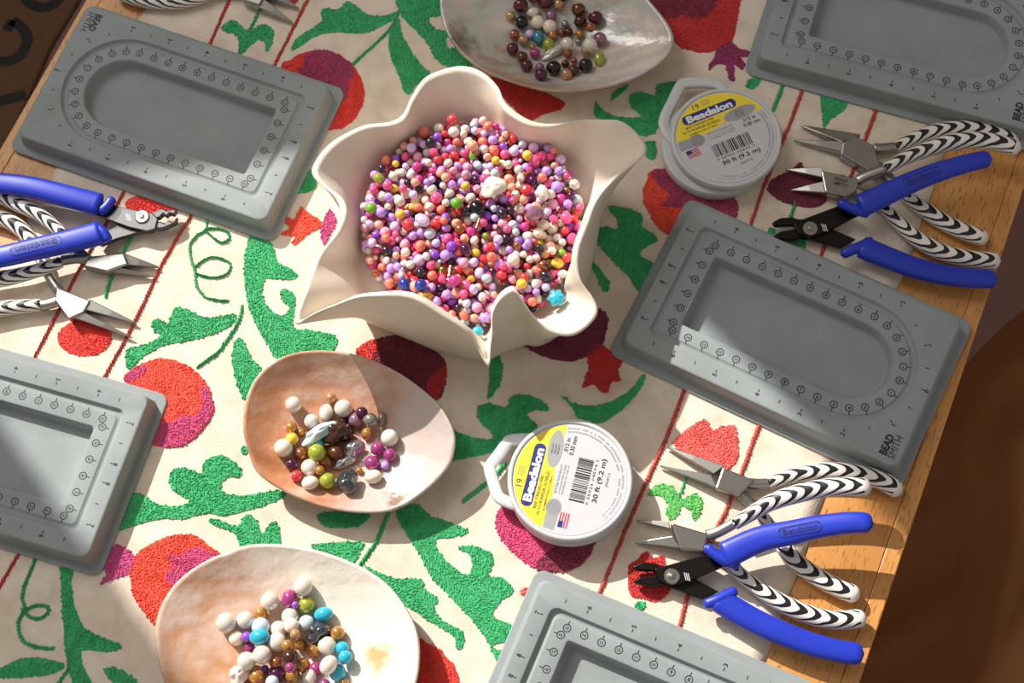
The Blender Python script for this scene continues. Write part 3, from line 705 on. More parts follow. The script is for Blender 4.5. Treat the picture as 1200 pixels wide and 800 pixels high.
BEADC = {  # colour word: (hex, roughness, metallic)
 'white': ('#e4dacd', .18, .12), 'cream': ('#f0e0cc', .2, .0), 'ivory': ('#e6dccf', .22, .0), 'magenta': ('#d6408e', .2, .0), 'hot pink': ('#f25a90', .22, .0), 'coral': ('#fa8068', .25, .0),
 'peach': ('#f2ac90', .25, .0), 'red': ('#e63e46', .22, .0), 'purple': ('#9450cc', .2, .0), 'lavender': ('#c89af0', .22, .0), 'lilac': ('#e0c4f0', .25, .0), 'plum': ('#4e1a45', .2, .3),
 'yellow': ('#efc840', .25, .0), 'green': ('#6fae2c', .22, .0), 'lime': ('#a9b23c', .2, .25), 'teal': ('#2f8f9c', .25, .2), 'turquoise': ('#2bb0cf', .2, .0), 'blue': ('#2a3a9c', .12, .2),
 'gold': ('#c58a45', .2, .45), 'tan': ('#c29466', .22, .35), 'copper': ('#a5603a', .22, .5), 'bronze': ('#6e4128', .22, .5), 'maroon': ('#5b1c2c', .2, .35), 'brown': ('#4d2a20', .22, .4),
 'black': ('#121113', .16, .2), 'silver': ('#a9a7ab', .18, .7), 'slate': ('#5f646c', .16, .7), 'grey': ('#8d8780', .25, .4), 'mauve': ('#9b6f83', .22, .3), 'smoky': ('#3f3540', .15, .6), 'pink': ('#f0a8c0', .25, .0), 'berry': ('#a8407e', .18, .2), 'pale blue': ('#c6d6de', .2, .0)}
_bm = {}
def bead_mesh(col, kind='round'):
    k = (col, kind)
    if k not in _bm:
        if ('m', col) not in _bm:
            h, r, mt = BEADC[col]; _bm[('m', col)] = pearl(col.replace(' ', '_'), h, r, mt)
        mt = _bm[('m', col)]
        if kind == 'tube': _bm[k] = tube_mesh('tube_bead', mt)
        elif kind == 'facet': _bm[k] = sphere_mesh('crystal_bead', mt, 8, 5, 'facet')
        else: _bm[k] = sphere_mesh('bead', mt, 20, 12, kind)
    return _bm[k]
BEADS = []
def put_bead(name, col, kind, loc, scale, rot, label, group):
    o = bpy.data.objects.new(name, bead_mesh(col, kind)); COL.objects.link(o)
    o.location = w2b(loc); o.scale = scale; o.rotation_euler = rot
    BEADS.append((o, np.asarray(loc, float), col)); return tag(o, label, 'bead', group)

# ------------------------------------------------------------------ heap of beads in the bowl
cols = ['magenta']*6+['hot pink']*13+['coral']*12+['peach']*9+['red']*6+['purple']*5+['lavender']*15+['lilac']*13+['white']*17+['cream']*11+['plum']*2+['yellow']*3+['green']*1+['lime']*1+['smoky']*5+['pale blue']*4+['copper']*3+['pink']*9+['blue']*1
inner_r = lambda ang: 1
angs = np.arctan2(rdir[:, 1], rdir[:, 0]); order = np.argsort(angs)
def heap_limit(p, z):
    a = math.atan2(p[1]-BC0[1], p[0]-BC0[0]); k = order[np.searchsorted(angs[order], a) % 240]
    t = min(1, max(0, (z-ZF)/(rim[k, 2]-ZF)))**1.43; return inner(k, t)[0]
HC = np.array([BC0[0]+.15, BC0[1]+.35])
centers = np.zeros((0, 3)); radii = np.zeros(0); heap = []
def drop(p, r, base):
    """resting height of a sphere r at p over the beads already there"""
    z = base+r
    if len(radii):
        d2 = (centers[:, 0]-p[0])**2+(centers[:, 1]-p[1])**2; rr = (radii+r)*.93; k = d2 < rr**2
        if k.any(): z = max(z, (centers[k, 2]+np.sqrt(rr[k]**2-d2[k])).max())
    return z
def floor_z(p):
    a = math.atan2(p[1]-BC0[1], p[0]-BC0[0]); k = order[np.searchsorted(angs[order], a) % 240]
    rr_ = np.linalg.norm(p-BC0); t = (rr_-rfl[k])/(rimr[k]-.42-rfl[k])
    return ZF if t <= 0 else inner(k, min(t, 1))[1]
NB = 1250
for i in range(NB):
    if i < 240: r = rng.uniform(.3, .4)
    else: r = rng.choice([rng.uniform(.10, .16), rng.uniform(.22, .28), rng.uniform(.26, .32), rng.uniform(.31, .37)], p=[.22, .36, .30, .12])
    best = None
    for tr in range(14 if i > 250 else 6):
        a = rng.uniform(0, 2*math.pi); q = math.sqrt(rng.uniform(0, 1))
        kk = order[np.searchsorted(angs[order], (a+math.pi) % (2*math.pi)-math.pi) % 240]
        p = BC0+q*(min(6.5, inner(kk, .6)[0])-r*.6)*np.array([math.cos(a), math.sin(a)])
        z = drop(p, r, floor_z(p))
        # keep the pile level, slightly domed in the middle
        score = z+.012*np.sum((p-HC)**2)
        if best is None or score < best[0]: best = (score, p, z)
    _, p, z = best
    if z > 5.0: continue
    if np.linalg.norm(p-BC0)+r*.7 > heap_limit(p, z): continue
    centers = np.vstack([centers, [p[0], p[1], z]]); radii = np.append(radii, r); heap.append(cols[rng.integers(len(cols))])
# how much of each bead the camera sees
vis = np.zeros(len(radii)); px = np.zeros((len(radii), 3))
d = centers-CAM; zz = d@FW; sx = 600+FPX*(d@RT)/zz; sy = 400-FPX*(d@UP)/zz; pr = FPX*radii/zz
GW = 620; buf = np.full((GW, GW), 1e9); own = np.full((GW, GW), -1)
bx0, by0 = 400, 120
for i in np.argsort(zz):
    cx, cy, r = (sx[i]-bx0)*1.9, (sy[i]-by0)*1.9, pr[i]*1.9
    x0, x1, y0, y1 = int(cx-r), int(cx+r)+2, int(cy-r), int(cy+r)+2
    x0, y0 = max(x0, 0), max(y0, 0)
    if x1 <= x0 or y1 <= y0: continue
    yy, xx = np.mgrid[y0:min(y1, GW), x0:min(x1, GW)]
    k = (xx-cx)**2+(yy-cy)**2
    h = zz[i]-np.sqrt(np.maximum(0, r*r-k))/1.9*zz[i]/FPX
    sub = buf[y0:y1, x0:x1]; so_ = own[y0:y1, x0:x1]
    u = (k < r*r) & (h < sub); sub[u] = h[u]; so_[u] = i
vis = np.bincount(own[own >= 0].ravel(), minlength=len(radii))
pick = set(np.argsort(-vis)[:286].tolist())
HG = 'beads heaped in the clay bowl'
stuff = {}
for i in range(len(radii)):
    c = heap[i]; r = radii[i]; rot = tuple(rng.uniform(0, 6.28, 3)); e = rng.uniform(.78, 1., 2)
    if i in pick:
        small = r < .16
        kind = 'round'; sh = 'round'
        if small and rng.random() < .5:
            kind = 'tube'; scl = (r*.9, r, r); nm = 'seed_bead'; sh = 'tiny seed'
        elif not small and rng.random() < .16:
            kind = 'facet'; scl = (r, r*.9, r*.85); nm = 'crystal_bead'; sh = 'faceted'
        elif rng.random() < .5: scl = (r*1.05, r*e[0], r*e[1]); nm = 'pearl_bead'; sh = 'oval'
        else: scl = (r, r, r*.95); nm = 'pearl_bead'
        if small and kind == 'round': sh = 'tiny round'; nm = 'seed_bead'
        put_bead(nm, c, kind, centers[i], scl, rot, f'small {c} {sh} bead in the heap in the clay bowl' if not small else f'{sh} {c} bead in the heap in the clay bowl', HG)
    else: stuff.setdefault(c, []).append((centers[i], r*.97))
ico = bmesh.new(); bmesh.ops.create_icosphere(ico, subdivisions=2, radius=1); iv = np.array([v.co[:] for v in ico.verts]); ifc = [tuple(v.index for v in f.verts) for f in ico.faces]; ico.free()
me = bpy.data.meshes.new('bead_heap'); V = []; F = []; mi = []
for q, (c, lst) in enumerate(stuff.items()):
    me.materials.append(bead_mesh(c).materials[0])
    for p, r in lst:
        n0 = len(V)*1; V += (iv*r+(p-np.array([*BC0, BZ]))).tolist(); F += [tuple(k+n0 for k in f) for f in ifc]; mi += [q]*len(ifc)
me.from_pydata((np.array(V)*.01).tolist(), [], F); me.update(); me.polygons.foreach_set('material_index', mi); me.polygons.foreach_set('use_smooth', [True]*len(mi))
ho = bpy.data.objects.new('bead_heap', me); COL.objects.link(ho); ho.location = w2b((*BC0, BZ))
tag(ho, 'mass of tiny mixed beads under and between the larger ones in the clay bowl', 'beads', kind='stuff')
def heap_top(u, v, r):
    z = 4.2
    for _ in range(4):
        p = P(u, v, z); z = drop(p, r, 2.7)
    return P(u, v, z)
def special(u, v, r, col, kind, scl, label, name, rot=(0, 0, 0)):
    global centers, radii
    p = heap_top(u, v, r*.75)
    put_bead(name, col, kind, p, scl, rot, label, HG)
    centers = np.vstack([centers, p]); radii = np.append(radii, r*.8)
special(578, 219, .5, 'ivory', 'baroque', (.72, .55, .22), 'large oval pale shell disc bead on top of the bowl heap', 'shell_disc_bead', (.1, -.1, .3))
special(559, 243, .45, 'black', 'round', (.46, .46, .34), 'large black round bead on top of the bowl heap', 'black_bead')
special(474, 333, .38, 'blue', 'round', (.38, .38, .36), 'glossy dark blue glass bead by the wavy lip of the clay bowl', 'glass_bead')
special(493, 334, .36, 'blue', 'round', (.36, .36, .34), 'glossy dark blue glass bead by the wavy lip of the clay bowl', 'glass_bead')
special(652, 349, .48, 'turquoise', 'flower', (.48, .48, .3), 'bright turquoise flower-shaped bead on the bare corner of the clay bowl', 'flower_bead')
special(626, 250, .5, 'mauve', 'facet', (.55, .45, .4), 'large mauve faceted crystal bead on the bowl heap', 'crystal_bead', (.3, .2, .5))
special(535, 238, .32, 'green', 'round', (.34, .34, .32), 'bright green round bead on the bowl heap', 'green_bead')
special(435, 244, .32, 'green', 'round', (.34, .34, .32), 'bright green round bead on the bowl heap', 'green_bead')
special(469, 251, .3, 'yellow', 'round', (.3, .3, .28), 'yellow round bead near the rim of the bowl heap', 'yellow_bead')
special(618, 182, .3, 'yellow', 'round', (.3, .3, .28), 'yellow round bead near the rim of the bowl heap', 'yellow_bead')
special(495, 258, .4, 'lilac', 'facet', (.5, .36, .34), 'pale lilac oblong crystal bead on the bowl heap', 'crystal_bead', (.2, .1, -.7))
special(636, 226, .42, 'ivory', 'facet', (.36, .52, .4), 'clear ivory crystal bead on the bowl heap', 'crystal_bead', (.2, .1, .2))
special(560, 388, .3, 'turquoise', 'facet', (.34, .3, .26), 'turquoise faceted bead in a narrow point of the clay bowl', 'crystal_bead')
special(575, 395, .3, 'pink', 'facet', (.34, .3, .26), 'pink faceted bead in a narrow point of the clay bowl', 'crystal_bead')
special(568, 372, .3, 'lavender', 'flower', (.34, .3, .26), 'lavender flower-shaped bead in a narrow point of the clay bowl', 'flower_bead')
special(497, 348, .4, 'gold', 'flower', (.5, .36, .3), 'amber gold ribbed bead by the wavy lip of the clay bowl', 'flower_bead')
for u, v, a in ((527, 318, 1.35), (635, 312, -.6), (617, 203, .6), (560, 262, 1.2), (475, 322, 1.9), (604, 235, .8)):
    special(u, v, .16, 'copper', 'tube', (.34, .09, .09), 'slim copper tube bead lying on the bowl heap', 'tube_bead', (0, .12, a))

# ------------------------------------------------------------------ shell dishes
class Shell:
    def __init__(s, name, pts, o, sc_, zr, mat, label, depth_c, p=2.3, low=None):
        q = np.array([P(o[0]+x/sc_, o[1]+y/sc_, zr if low is None else low(x, y)) for x, y in pts])
        s.rim = resample(catmull(q, 8, True), 120, True); s.c = s.rim[:, :2].mean(0)+np.array(depth_c)
        s.floor = ZC+.28; s.p = p
        s.dir = s.rim[:, :2]-s.c; s.r = np.linalg.norm(s.dir, axis=1)
        s.ang = np.arctan2(s.dir[:, 1], s.dir[:, 0]); s.ord = np.argsort(s.ang)
        n = 120; V = []; F = []; fr = [.04, .2, .36, .5, .62, .72, .8, .87, .93, .97, 1.]
        wav = lambda f, k: .05*math.sin(f*9+k*.21)*f*math.sin(k*math.pi*8/n)
        for f in fr: V += [(*(s.c+s.dir[k]*f), s.z_of(f, k)+wav(f, k)*.4) for k in range(n)]
        th = .16
        for f in fr[::-1]: V += [(*(s.c+s.dir[k]*(f*1.0+.012)), max(ZC+.02, s.z_of(f, k)-th*(1.3-.5*f)-(0.04 if f == 1 else .02))) for k in range(n)]
        R_ = 2*len(fr)
        for r in range(R_-1): F += [(r*n+i, r*n+(i+1) % n, (r+1)*n+(i+1) % n, (r+1)*n+i) for i in range(n)]
        nin = (len(fr)-1)*n
        F.append(tuple(range(n))[::-1]); F.append(tuple((R_-1)*n+i for i in range(n)))
        # counter-clockwise rim seen from above gives downward inner faces: flip when needed
        area = np.sum(s.rim[:, 0]*np.roll(s.rim[:, 1], -1)-np.roll(s.rim[:, 0], -1)*s.rim[:, 1])
        if area > 0: F = [f[::-1] for f in F]
        F = [f[::-1] for f in F] if area < 0 and False else F
        s.o = mk(name, V, F, mat, origin=(*s.c, ZC)); s.o.data.materials.append(M['shellback'])
        mi = [0]*len(F)
        for i in range(nin+n, len(F)-2): mi[i] = 1
        mi[-1] = 1
        s.o.data.polygons.foreach_set('material_index', mi)
        bm = bmesh.new(); bm.from_mesh(s.o.data); bmesh.ops.recalc_face_normals(bm, faces=bm.faces); bm.to_mesh(s.o.data); bm.free()
        tag(s.o, label, 'shell')
    def z_of(s, f, k): return s.floor+(s.rim[k, 2]-s.floor)*f**s.p
    def z(s, p):
        d_ = np.asarray(p[:2])-s.c; a = math.atan2(d_[1], d_[0]); k = s.ord[np.searchsorted(s.ang[s.ord], a) % 120]
        return s.z_of(min(1, np.linalg.norm(d_)/s.r[k]), k)
def shell_beads(sh, lst, o, s, where, group):
    cen = np.zeros((0, 3)); rad = np.zeros(0)
    pend = []
    for b in lst:
        zx, zy, r, col = b[:4]; kind = b[4] if len(b) > 4 else 'round'; asp = b[5] if len(b) > 5 else 1.; rot = b[6] if len(b) > 6 else 0.
        u, v = o[0]+zx/s, o[1]+zy/s; rc = r/s/21.2; z = 1.
        h = rc*min(1, asp if asp < 1 else 1)
        for _ in range(5):
            p = P(u, v, z); z = sh.z(p)+h*.97
            if len(rad):
                d2 = (cen[:, 0]-p[0])**2+(cen[:, 1]-p[1])**2; rr = (rad+h)*.82; k = d2 < rr**2
                if k.any(): z = max(z, (cen[k, 2]+np.sqrt(rr[k]**2-d2[k])).max())
        p = P(u, v, z)
        cen = np.vstack([cen, p]); rad = np.append(rad, h)
        word = {'round': 'round', 'baroque': 'lumpy', 'facet': 'faceted', 'flower': 'ribbed'}[kind]
        if asp < .55: word = 'stick-shaped'
        elif asp < .9 and kind == 'round': word = 'oval'
        size = 'large' if rc > .46 else ('small' if rc < .33 else 'mid-sized')
        put_bead('pearl_bead' if word != 'stick-shaped' else 'stick_pearl', col, kind, p, (rc, rc*asp, rc*min(1, asp)*.98), (rng.uniform(-.15, .15), rng.uniform(-.15, .15), rot),
                 f'{size} {col} {word} bead in {where}', group)
s1 = Shell('shell_dish', [(70,-20),(75,80),(110,170),(180,260),(290,335),(420,385),(560,418),(680,422),(820,405),(960,365),(1070,305),(1130,245),(1155,190),(1140,130),(1100,70),(1040,0),(960,-90),(760,-180),(520,-200),(280,-160),(120,-90)], (500, 0), 4, 2.3, M['shellA'],
           'grey-brown iridescent shell dish holding brown, black and maroon beads', (0.2, -.2))
W1 = 'the grey-brown shell dish'
T_ = [(395,75,26,'tan'),(445,105,36,'black'),(410,162,29,'copper'),(453,188,28,'tan'),(402,228,33,'maroon'),(448,268,30,'bronze'),(468,308,33,'maroon'),(530,315,24,'mauve'),(535,350,33,'plum'),(595,318,40,'black'),(655,348,30,'tan'),
      (690,330,30,'brown'),(745,305,38,'black'),(808,275,40,'lime','round',.72,1.4),(745,240,26,'tan'),(765,210,38,'ivory'),(812,182,36,'mauve'),(792,85,40,'maroon'),(768,128,26,'copper'),(712,45,38,'bronze'),(720,100,34,'brown'),(583,72,30,'mauve'),
      (440,25,40,'maroon'),(558,10,42,'maroon','round',.85,0),(498,57,38,'white','round',.7,.2),(520,103,37,'cream'),(577,125,38,'cream'),(482,160,24,'lilac'),(523,175,40,'teal','round',.74,1.5),(590,165,25,'gold'),(572,208,33,'lime'),(495,222,16,'gold'),(508,250,28,'berry'),
      (718,160,24,'gold'),(665,150,24,'brown'),(630,150,20,'copper'),(648,112,20,'silver'),(710,195,16,'silver'),(690,285,18,'copper'),(650,300,22,'brown'),(660,250,28,'copper'),(658,205,36,'white'),(595,245,72,'white','baroque',.33,.42),
      (620,20,30,'tan'),(500,-20,36,'bronze'),(640,-25,36,'black'),(570,-50,36,'maroon')]
shell_beads(s1, T_, (500, 0), 4, W1, 'beads in the grey-brown shell dish')
s2 = Shell('shell_dish', [(90,330),(110,240),(150,170),(230,105),(330,75),(440,72),(560,92),(680,140),(790,210),(880,290),(930,370),(947,430),(940,490),(920,540),(870,600),(800,660),(740,700),(680,722),(600,728),(500,722),(400,700),(300,662),(200,608),(140,555),(110,480),(90,400)], (260, 390), 3.477, 2.3, M['shellB'],
           'peach-pink polished shell dish with mixed pearls, beside the point of the clay bowl', (0, .2), low=lambda x, y: 2.5-.9*max(0, (y-400)/330))
W2 = 'the peach-pink shell dish'
T_ = [(292,292,35,'white'),(365,360,32,'white'),(425,325,40,'white','round',.75,1.4),(443,265,23,'tan'),(495,308,39,'white'),(283,385,25,'gold'),(322,405,18,'gold'),(285,432,28,'yellow'),(250,468,39,'cream'),(322,492,28,'copper'),(285,535,26,'plum'),(303,582,24,'red'),
      (357,548,36,'white'),(360,610,36,'cream','round',.82,0),(430,602,34,'lime'),(400,560,20,'gold'),(420,525,28,'copper'),(390,452,32,'turquoise'),(465,490,34,'bronze'),(387,488,38,'lime'),(545,355,32,'mauve'),(570,325,26,'plum'),(605,355,30,'grey'),(650,352,34,'grey','round',.5,1.3),
      (592,410,26,'gold'),(683,427,37,'ivory'),(633,472,29,'berry'),(612,530,32,'berry'),(685,497,28,'berry'),(665,540,18,'lavender'),(617,585,37,'cream','round',.8,0),(500,525,52,'silver','baroque',.4,.3),(540,470,42,'silver','baroque',.8,.5),(513,605,48,'slate','baroque',.85,1.4),
      (495,360,22,'plum'),(395,408,80,'pale blue','baroque',.36,.45),(470,405,62,'brown','baroque',.8,.2),(560,560,14,'gold')]
shell_beads(s2, T_, (260, 390), 3.477, W2, 'pearls in the peach-pink shell dish')
s3 = Shell('shell_dish', [(75,420),(85,330),(130,240),(200,170),(300,110),(350,95),(420,65),(520,58),(640,70),(760,100),(880,150),(980,220),(1050,310),(1090,400),(1100,500),(1085,600),(1040,690),(960,770),(840,830),(680,860),(500,860),(340,830),(220,760),(140,660),(95,540)], (160, 620), 3.3333, 2.1, M['shellC'],
           'cream ribbed shell dish with white, gold and turquoise pearls', (.1, .1))
W3 = 'the cream shell dish'
T_ = [(650,225,37,'white'),(520,280,37,'white'),(485,330,26,'gold'),(350,365,40,'white'),(425,355,35,'white'),(390,425,30,'cream'),(485,380,36,'pale blue'),(430,420,20,'purple'),(440,460,22,'berry'),(597,270,36,'berry','round',.85,1.2),(665,295,32,'lime'),(620,295,14,'purple'),(600,340,34,'white'),(665,365,32,'pale blue'),(730,332,38,'turquoise','round',.76,0),
      (785,405,28,'gold'),(690,475,28,'gold'),(745,455,37,'white'),(803,465,27,'turquoise'),(815,500,27,'turquoise'),(785,560,33,'turquoise'),(750,530,40,'white','round',.8,.9),(700,545,27,'berry'),(650,530,28,'gold'),(610,570,29,'gold'),(545,565,34,'plum'),(470,575,32,'gold'),(400,570,42,'white','baroque',.85,.8),
      (430,515,37,'white'),(490,490,37,'white'),(555,390,33,'white'),(605,375,30,'cream'),(550,440,37,'white'),(590,455,25,'gold'),(640,450,23,'gold'),(620,410,20,'tan'),(545,520,22,'copper'),(600,500,30,'brown'),(480,420,40,'turquoise','round',.8,0),(710,400,46,'slate','baroque',.82,.3),(675,580,34,'white','round',.75,1.2),(530,597,26,'pale blue'),(600,540,20,'berry'),(735,605,22,'berry'),(810,600,20,'gold'),(500,545,16,'purple'),
      (440,640,34,'white'),(580,640,32,'gold'),(660,650,30,'turquoise'),(740,660,32,'white'),(510,660,30,'berry'),(610,690,34,'cream')]
shell_beads(s3, T_, (160, 620), 3.3333, W3, 'pearls in the cream shell dish')
# beads that look alike are told apart by the bead they touch, where that works
def refine(group, place):
    lst = [b for b in BEADS if b[0]['group'] == group]
    from collections import Counter
    cnt = Counter(b[0]['label'] for b in lst); used = set(cnt)
    pos = np.array([b[1] for b in lst])
    for i, (o, p, c) in enumerate(lst):
        if cnt[o['label']] < 2: continue
        d = np.linalg.norm(pos-p, axis=1); d[i] = 9
        core = o['label'].split(' bead')[0]+' bead'
        near = [lst[j][2] for j in np.argsort(d)[:3]]
        for a in ([near[0]], near[:2], [near[1]], [near[2]]):
            new = f"{core} beside {'a '+a[0] if len(a) == 1 else a[0]+' and '+a[1]} bead{'s' if len(a) > 1 else ''} in {place}"
            if new not in used and len(new.split()) <= 16:
                used.add(new); o['label'] = new; break
refine(HG, 'the clay bowl'); refine('beads in the grey-brown shell dish', W1); refine('pearls in the peach-pink shell dish', W2); refine('pearls in the cream shell dish', W3)

# ------------------------------------------------------------------ wire spools
def lathe(prof, n=72, c=(0, 0)):
    V = []; F = []
    for r, z in prof: V += [(c[0]+r*math.cos(2*math.pi*i/n), c[1]+r*math.sin(2*math.pi*i/n), z) for i in range(n)]
    for k in range(len(prof)-1): F += [(k*n+i, k*n+(i+1) % n, (k+1)*n+(i+1) % n, (k+1)*n+i) for i in range(n)]
    F.append(tuple(range(n))[::-1]); F.append(tuple((len(prof)-1)*n+i for i in range(n)))
    return V, F
def spool(ctr, base_vec, tab, gauge, barcode, code, label, R_=3.45, H=2.0, base_off=(0, 0)):
    """ctr: pixel of the lid centre, base_vec: two pixels giving the reading direction of the label"""
    c = P(*ctr, ZC+H); a0, a1 = P(*base_vec[0], ZC+H), P(*base_vec[1], ZC+H); rz = math.atan2(a1[1]-a0[1], a1[0]-a0[0])
    t = thing('wire_spool', (c[0], c[1], ZC+.03), label, 'wire spool', None, rz)
    H -= .03; q = R_/3.45
    boff = Matrix.Rotation(-rz, 2) @ Vector(base_off)
    V, F = lathe([(3.1*q, 0), (3.32*q, .03), (3.42*q, .12), (3.45*q, .3), (3.45*q, .82), (3.38*q, .92), (3.2*q, .96)], c=boff); base = mk('spool_base', V, F, M['plastic'], t, local=True, sharp=40)
    V, F = lathe([(3.2*q, .98), (3.4*q, 1.0), (3.46*q, 1.08), (3.46*q, H-.12), (3.42*q, H-.03), (3.36*q, H), (3.24*q, H), (3.2*q, H-.03), (3.18*q, H-.08)]); lid = mk('spool_lid', V, F, M['plastic'], t, local=True, sharp=40)
    zl = H-.06
    def part(mb, nm, m_, k): return mb.build(nm, m_, lab if nm != 'paper_label' else t, local=True, smooth=False)
    mb = MB(); flat(mb, ellipse(0, 0, 3.15*q, 3.15*q, 72), zl); lab = part(mb, 'paper_label', M['label'], 0)
    mb = MB(); th0 = math.asin(.9/3.12); pts = [(3.12*q*math.cos(x), 3.12*q*math.sin(x)) for x in np.linspace(th0, math.pi-th0, 40)]
    pts += [(-2.2*q, .82*q), (-1.0*q, .72*q), (.3*q, .95*q), (1.4*q, .92*q)]; flat(mb, pts, zl+.004); part(mb, 'yellow_panel', M['yellow'], 0)
    mb = MB(); flat(mb, r_rect(-2.05*q, 1.6*q, .33*q, .3*q), zl+.008); mb.V = [(v[0], v[1]+2.02*q, v[2]) for v in mb.V]; part(mb, 'brand_badge', M['navy'], 0)
    mb = MB(); fit_text(mb, 'Beadalon', -.22*q, 2.02*q, 0, zl+.012, 3.1*q, .5*q, .045, 3); part(mb, 'badge_lettering', M['white'], 0)
    mb = MB(); flat(mb, ellipse(1.5*q, 1.2*q, 1.1*q, .42*q, 36, .05), zl+.008)
    flat(mb, ellipse(-1.75*q, .5*q, .5*q, .42*q, 24), zl+.009); flat(mb, [(-3.0*q, .2*q), (-1.7*q, .12*q), (-1.6*q, .85*q), (-2.95*q, .82*q)], zl+.006); part(mb, 'grey_oval', M['grey'], 0)
    mb = MB(); fit_text(mb, '19', -.85*q, 2.68*q, 0, zl+.012, .42*q, .36*q, 0.)
    for i, s_ in enumerate(('BEAD STRINGING WIRE', 'FIL POUR ENFILER LES PERLES', 'ALAMBRE PARA JOYERÍA')): fit_text(mb, s_, (-1.1+.0*i)*q, (1.52-.26*i)*q, 0, zl+.012, (1.9, 2.5, 2.0)[i]*q, .17*q, .01, 1)
    for i, s_ in enumerate(('BRIGHT', 'BRILLANT', 'BRILLANTE')): fit_text(mb, s_, 1.5*q, (1.36-.17*i)*q, 0, zl+.014, .55*q, .1*q, 0, 1)
    fit_text(mb, gauge[0], 1.85*q, .62*q, 0, zl+.012, .85*q, .24*q, .015); fit_text(mb, gauge[1], 1.9*q, .28*q, 0, zl+.012, 1.1*q, .26*q, .015)
    rr = random.Random(barcode); x = -1.15
    while x < 1.35:
        w = rr.choice((.03, .03, .06, .09)); mb.add([(x*q, -1.05*q, zl+.012), ((x+w)*q, -1.05*q, zl+.012), ((x+w)*q, -.2*q, zl+.012), (x*q, -.2*q, zl+.012)], [(0, 1, 2, 3)]); x += w+rr.choice((.03, .05, .07))
    fit_text(mb, barcode, .1*q, -1.22*q, 0, zl+.012, 2.6*q, .16*q, 0, 1)
    fit_text(mb, '30 ft (9.2 m)', .3*q, -1.62*q, 0, zl+.012, 2.55*q, .36*q, .02); fit_text(mb, code, .45*q, -2.05*q, 0, zl+.012, .8*q, .18*q, 0.)
    part(mb, 'black_print', M['ink'], 0)
    mb = MB()
    for i, s_ in enumerate(('BETTER FLEXIBILITY', 'SOUPLESSE TRÈS BONNE', 'FLEXIBILIDAD MEJOR')): fit_text(mb, s_, -.1*q, (.62-.2*i)*q, 0, zl+.012, 1.7*q, .12*q, 0, 1)
    for i in range(3): mb.box(-.45*q, .15*q, (2.84-.13*i)*q, (2.87-.13*i)*q, zl+.011, zl+.012)
    for i in range(5): ring(mb, -1.75*q, .5*q, zl+.0125, (.06+.08*i)*q, (.085+.08*i)*q, 20)
    for k, rad in ((0, 2.72), (1, 2.92)):
        for th in np.linspace(math.radians(-125), math.radians(15), 62):
            if rr.random() < .16: continue
            w = .018; cx, cy = rad*q*math.cos(th), rad*q*math.sin(th)
            for dth in (-.008, .008):
                x0, y0 = (rad-.05)*q*math.cos(th+dth), (rad-.05)*q*math.sin(th+dth); x1, y1 = (rad+.05)*q*math.cos(th+dth), (rad+.05)*q*math.sin(th+dth)
                nx, ny = -math.sin(th)*.008, math.cos(th)*.008
                mb.add([(x0-nx, y0-ny, zl+.011), (x0+nx, y0+ny, zl+.011), (x1+nx, y1+ny, zl+.011), (x1-nx, y1-ny, zl+.011)], [(0, 1, 2, 3)[::-1]])
    part(mb, 'fine_print', M['greytext'], 0)
    mb = MB()
    for i in range(7):
        if i % 2 == 0: mb.box(-2.75*q, -1.9*q, (-.46+.073*i)*q, (-.46+.073*(i+1))*q, zl+.010, zl+.012)
    part(mb, 'flag_stripes', M['flagred'], 0)
    mb = MB(); mb.box(-2.75*q, -2.4*q, (-.2)*q, .055*q, zl+.010, zl+.013); part(mb, 'flag_canton', M['navy'], 0)
    # hanging tab: pixels on the plane of the tab
    pts = np.array([P(*p, ZC+.95) for p in tab]); pts -= np.array([c[0], c[1], ZC+.03])
    ca, sa = math.cos(-rz), math.sin(-rz); pts = np.stack([pts[:, 0]*ca-pts[:, 1]*sa, pts[:, 0]*sa+pts[:, 1]*ca, pts[:, 2]], 1)
    V, F, UV, _ = tube(pts, .34, .2, 12, 60, .55, 0, 0); mk('hanging_tab', V, F, M['plastic'], base, local=True)
    return t
spool((668, 561), ((616, 585), (634, 516)), [(622, 514), (606, 515), (597, 516), (594, 519), (584, 533), (575, 545), (574, 550), (578, 565), (583, 580), (588, 585), (600, 590), (614, 594)], ('.012 in', '0.30 mm'), '0 35926 04594 1', 'JW05T-0', 'round white spool of fine wire with a pale hanging tab, over the pink pomegranate')
spool((851, 160), ((800.6, 137.5), (865.5, 112)), [(806, 178), (788, 165), (779, 150), (779, 138), (788, 119), (797, 101), (801, 98), (815, 97), (835, 98), (846, 103), (852, 118)], ('.015 in', '0.38 mm'), '0 35926 04633 7', 'JW07T-0', 'round white wire spool in shade, between the large shell dish and two bead boards', R_=3.3, H=1.7, base_off=(-.55, -.1))

# ------------------------------------------------------------------ pliers and cutters
def prism_px(pts, z0, z1, o=(0, 0), s=1.):
    zm = z1; q = [P(o[0]+x/s, o[1]+y/s, zm)[:2] for x, y in pts]
    return MB().prism(q, z0, z1)
def wedge(tip, b1, b2, zt, zb, tt, tb):
    T = P(*tip, zt); A = P(*b1, zb); B = P(*b2, zb); d_ = (B-A)/np.linalg.norm(B-A)*.05
    mid = .5; V = []
    for (p0, p1, th, zz_) in ((A, B, tb, zb), (A*.5+(T-d_)*.5, B*.5+(T+d_)*.5, tb*.62+tt*.38, (zb+zt)/2), (T-d_, T+d_, tt, zt)):
        V += [(p0[0], p0[1], zz_-th/2), (p1[0], p1[1], zz_-th/2), (p1[0], p1[1], zz_+th/2), (p0[0], p0[1], zz_+th/2)]
    F = [(3, 2, 1, 0), (8, 9, 10, 11)]+[(k*4+i, k*4+(i+1) % 4, (k+1)*4+(i+1) % 4, (k+1)*4+i) for k in range(2) for i in range(4)]
    return V, F
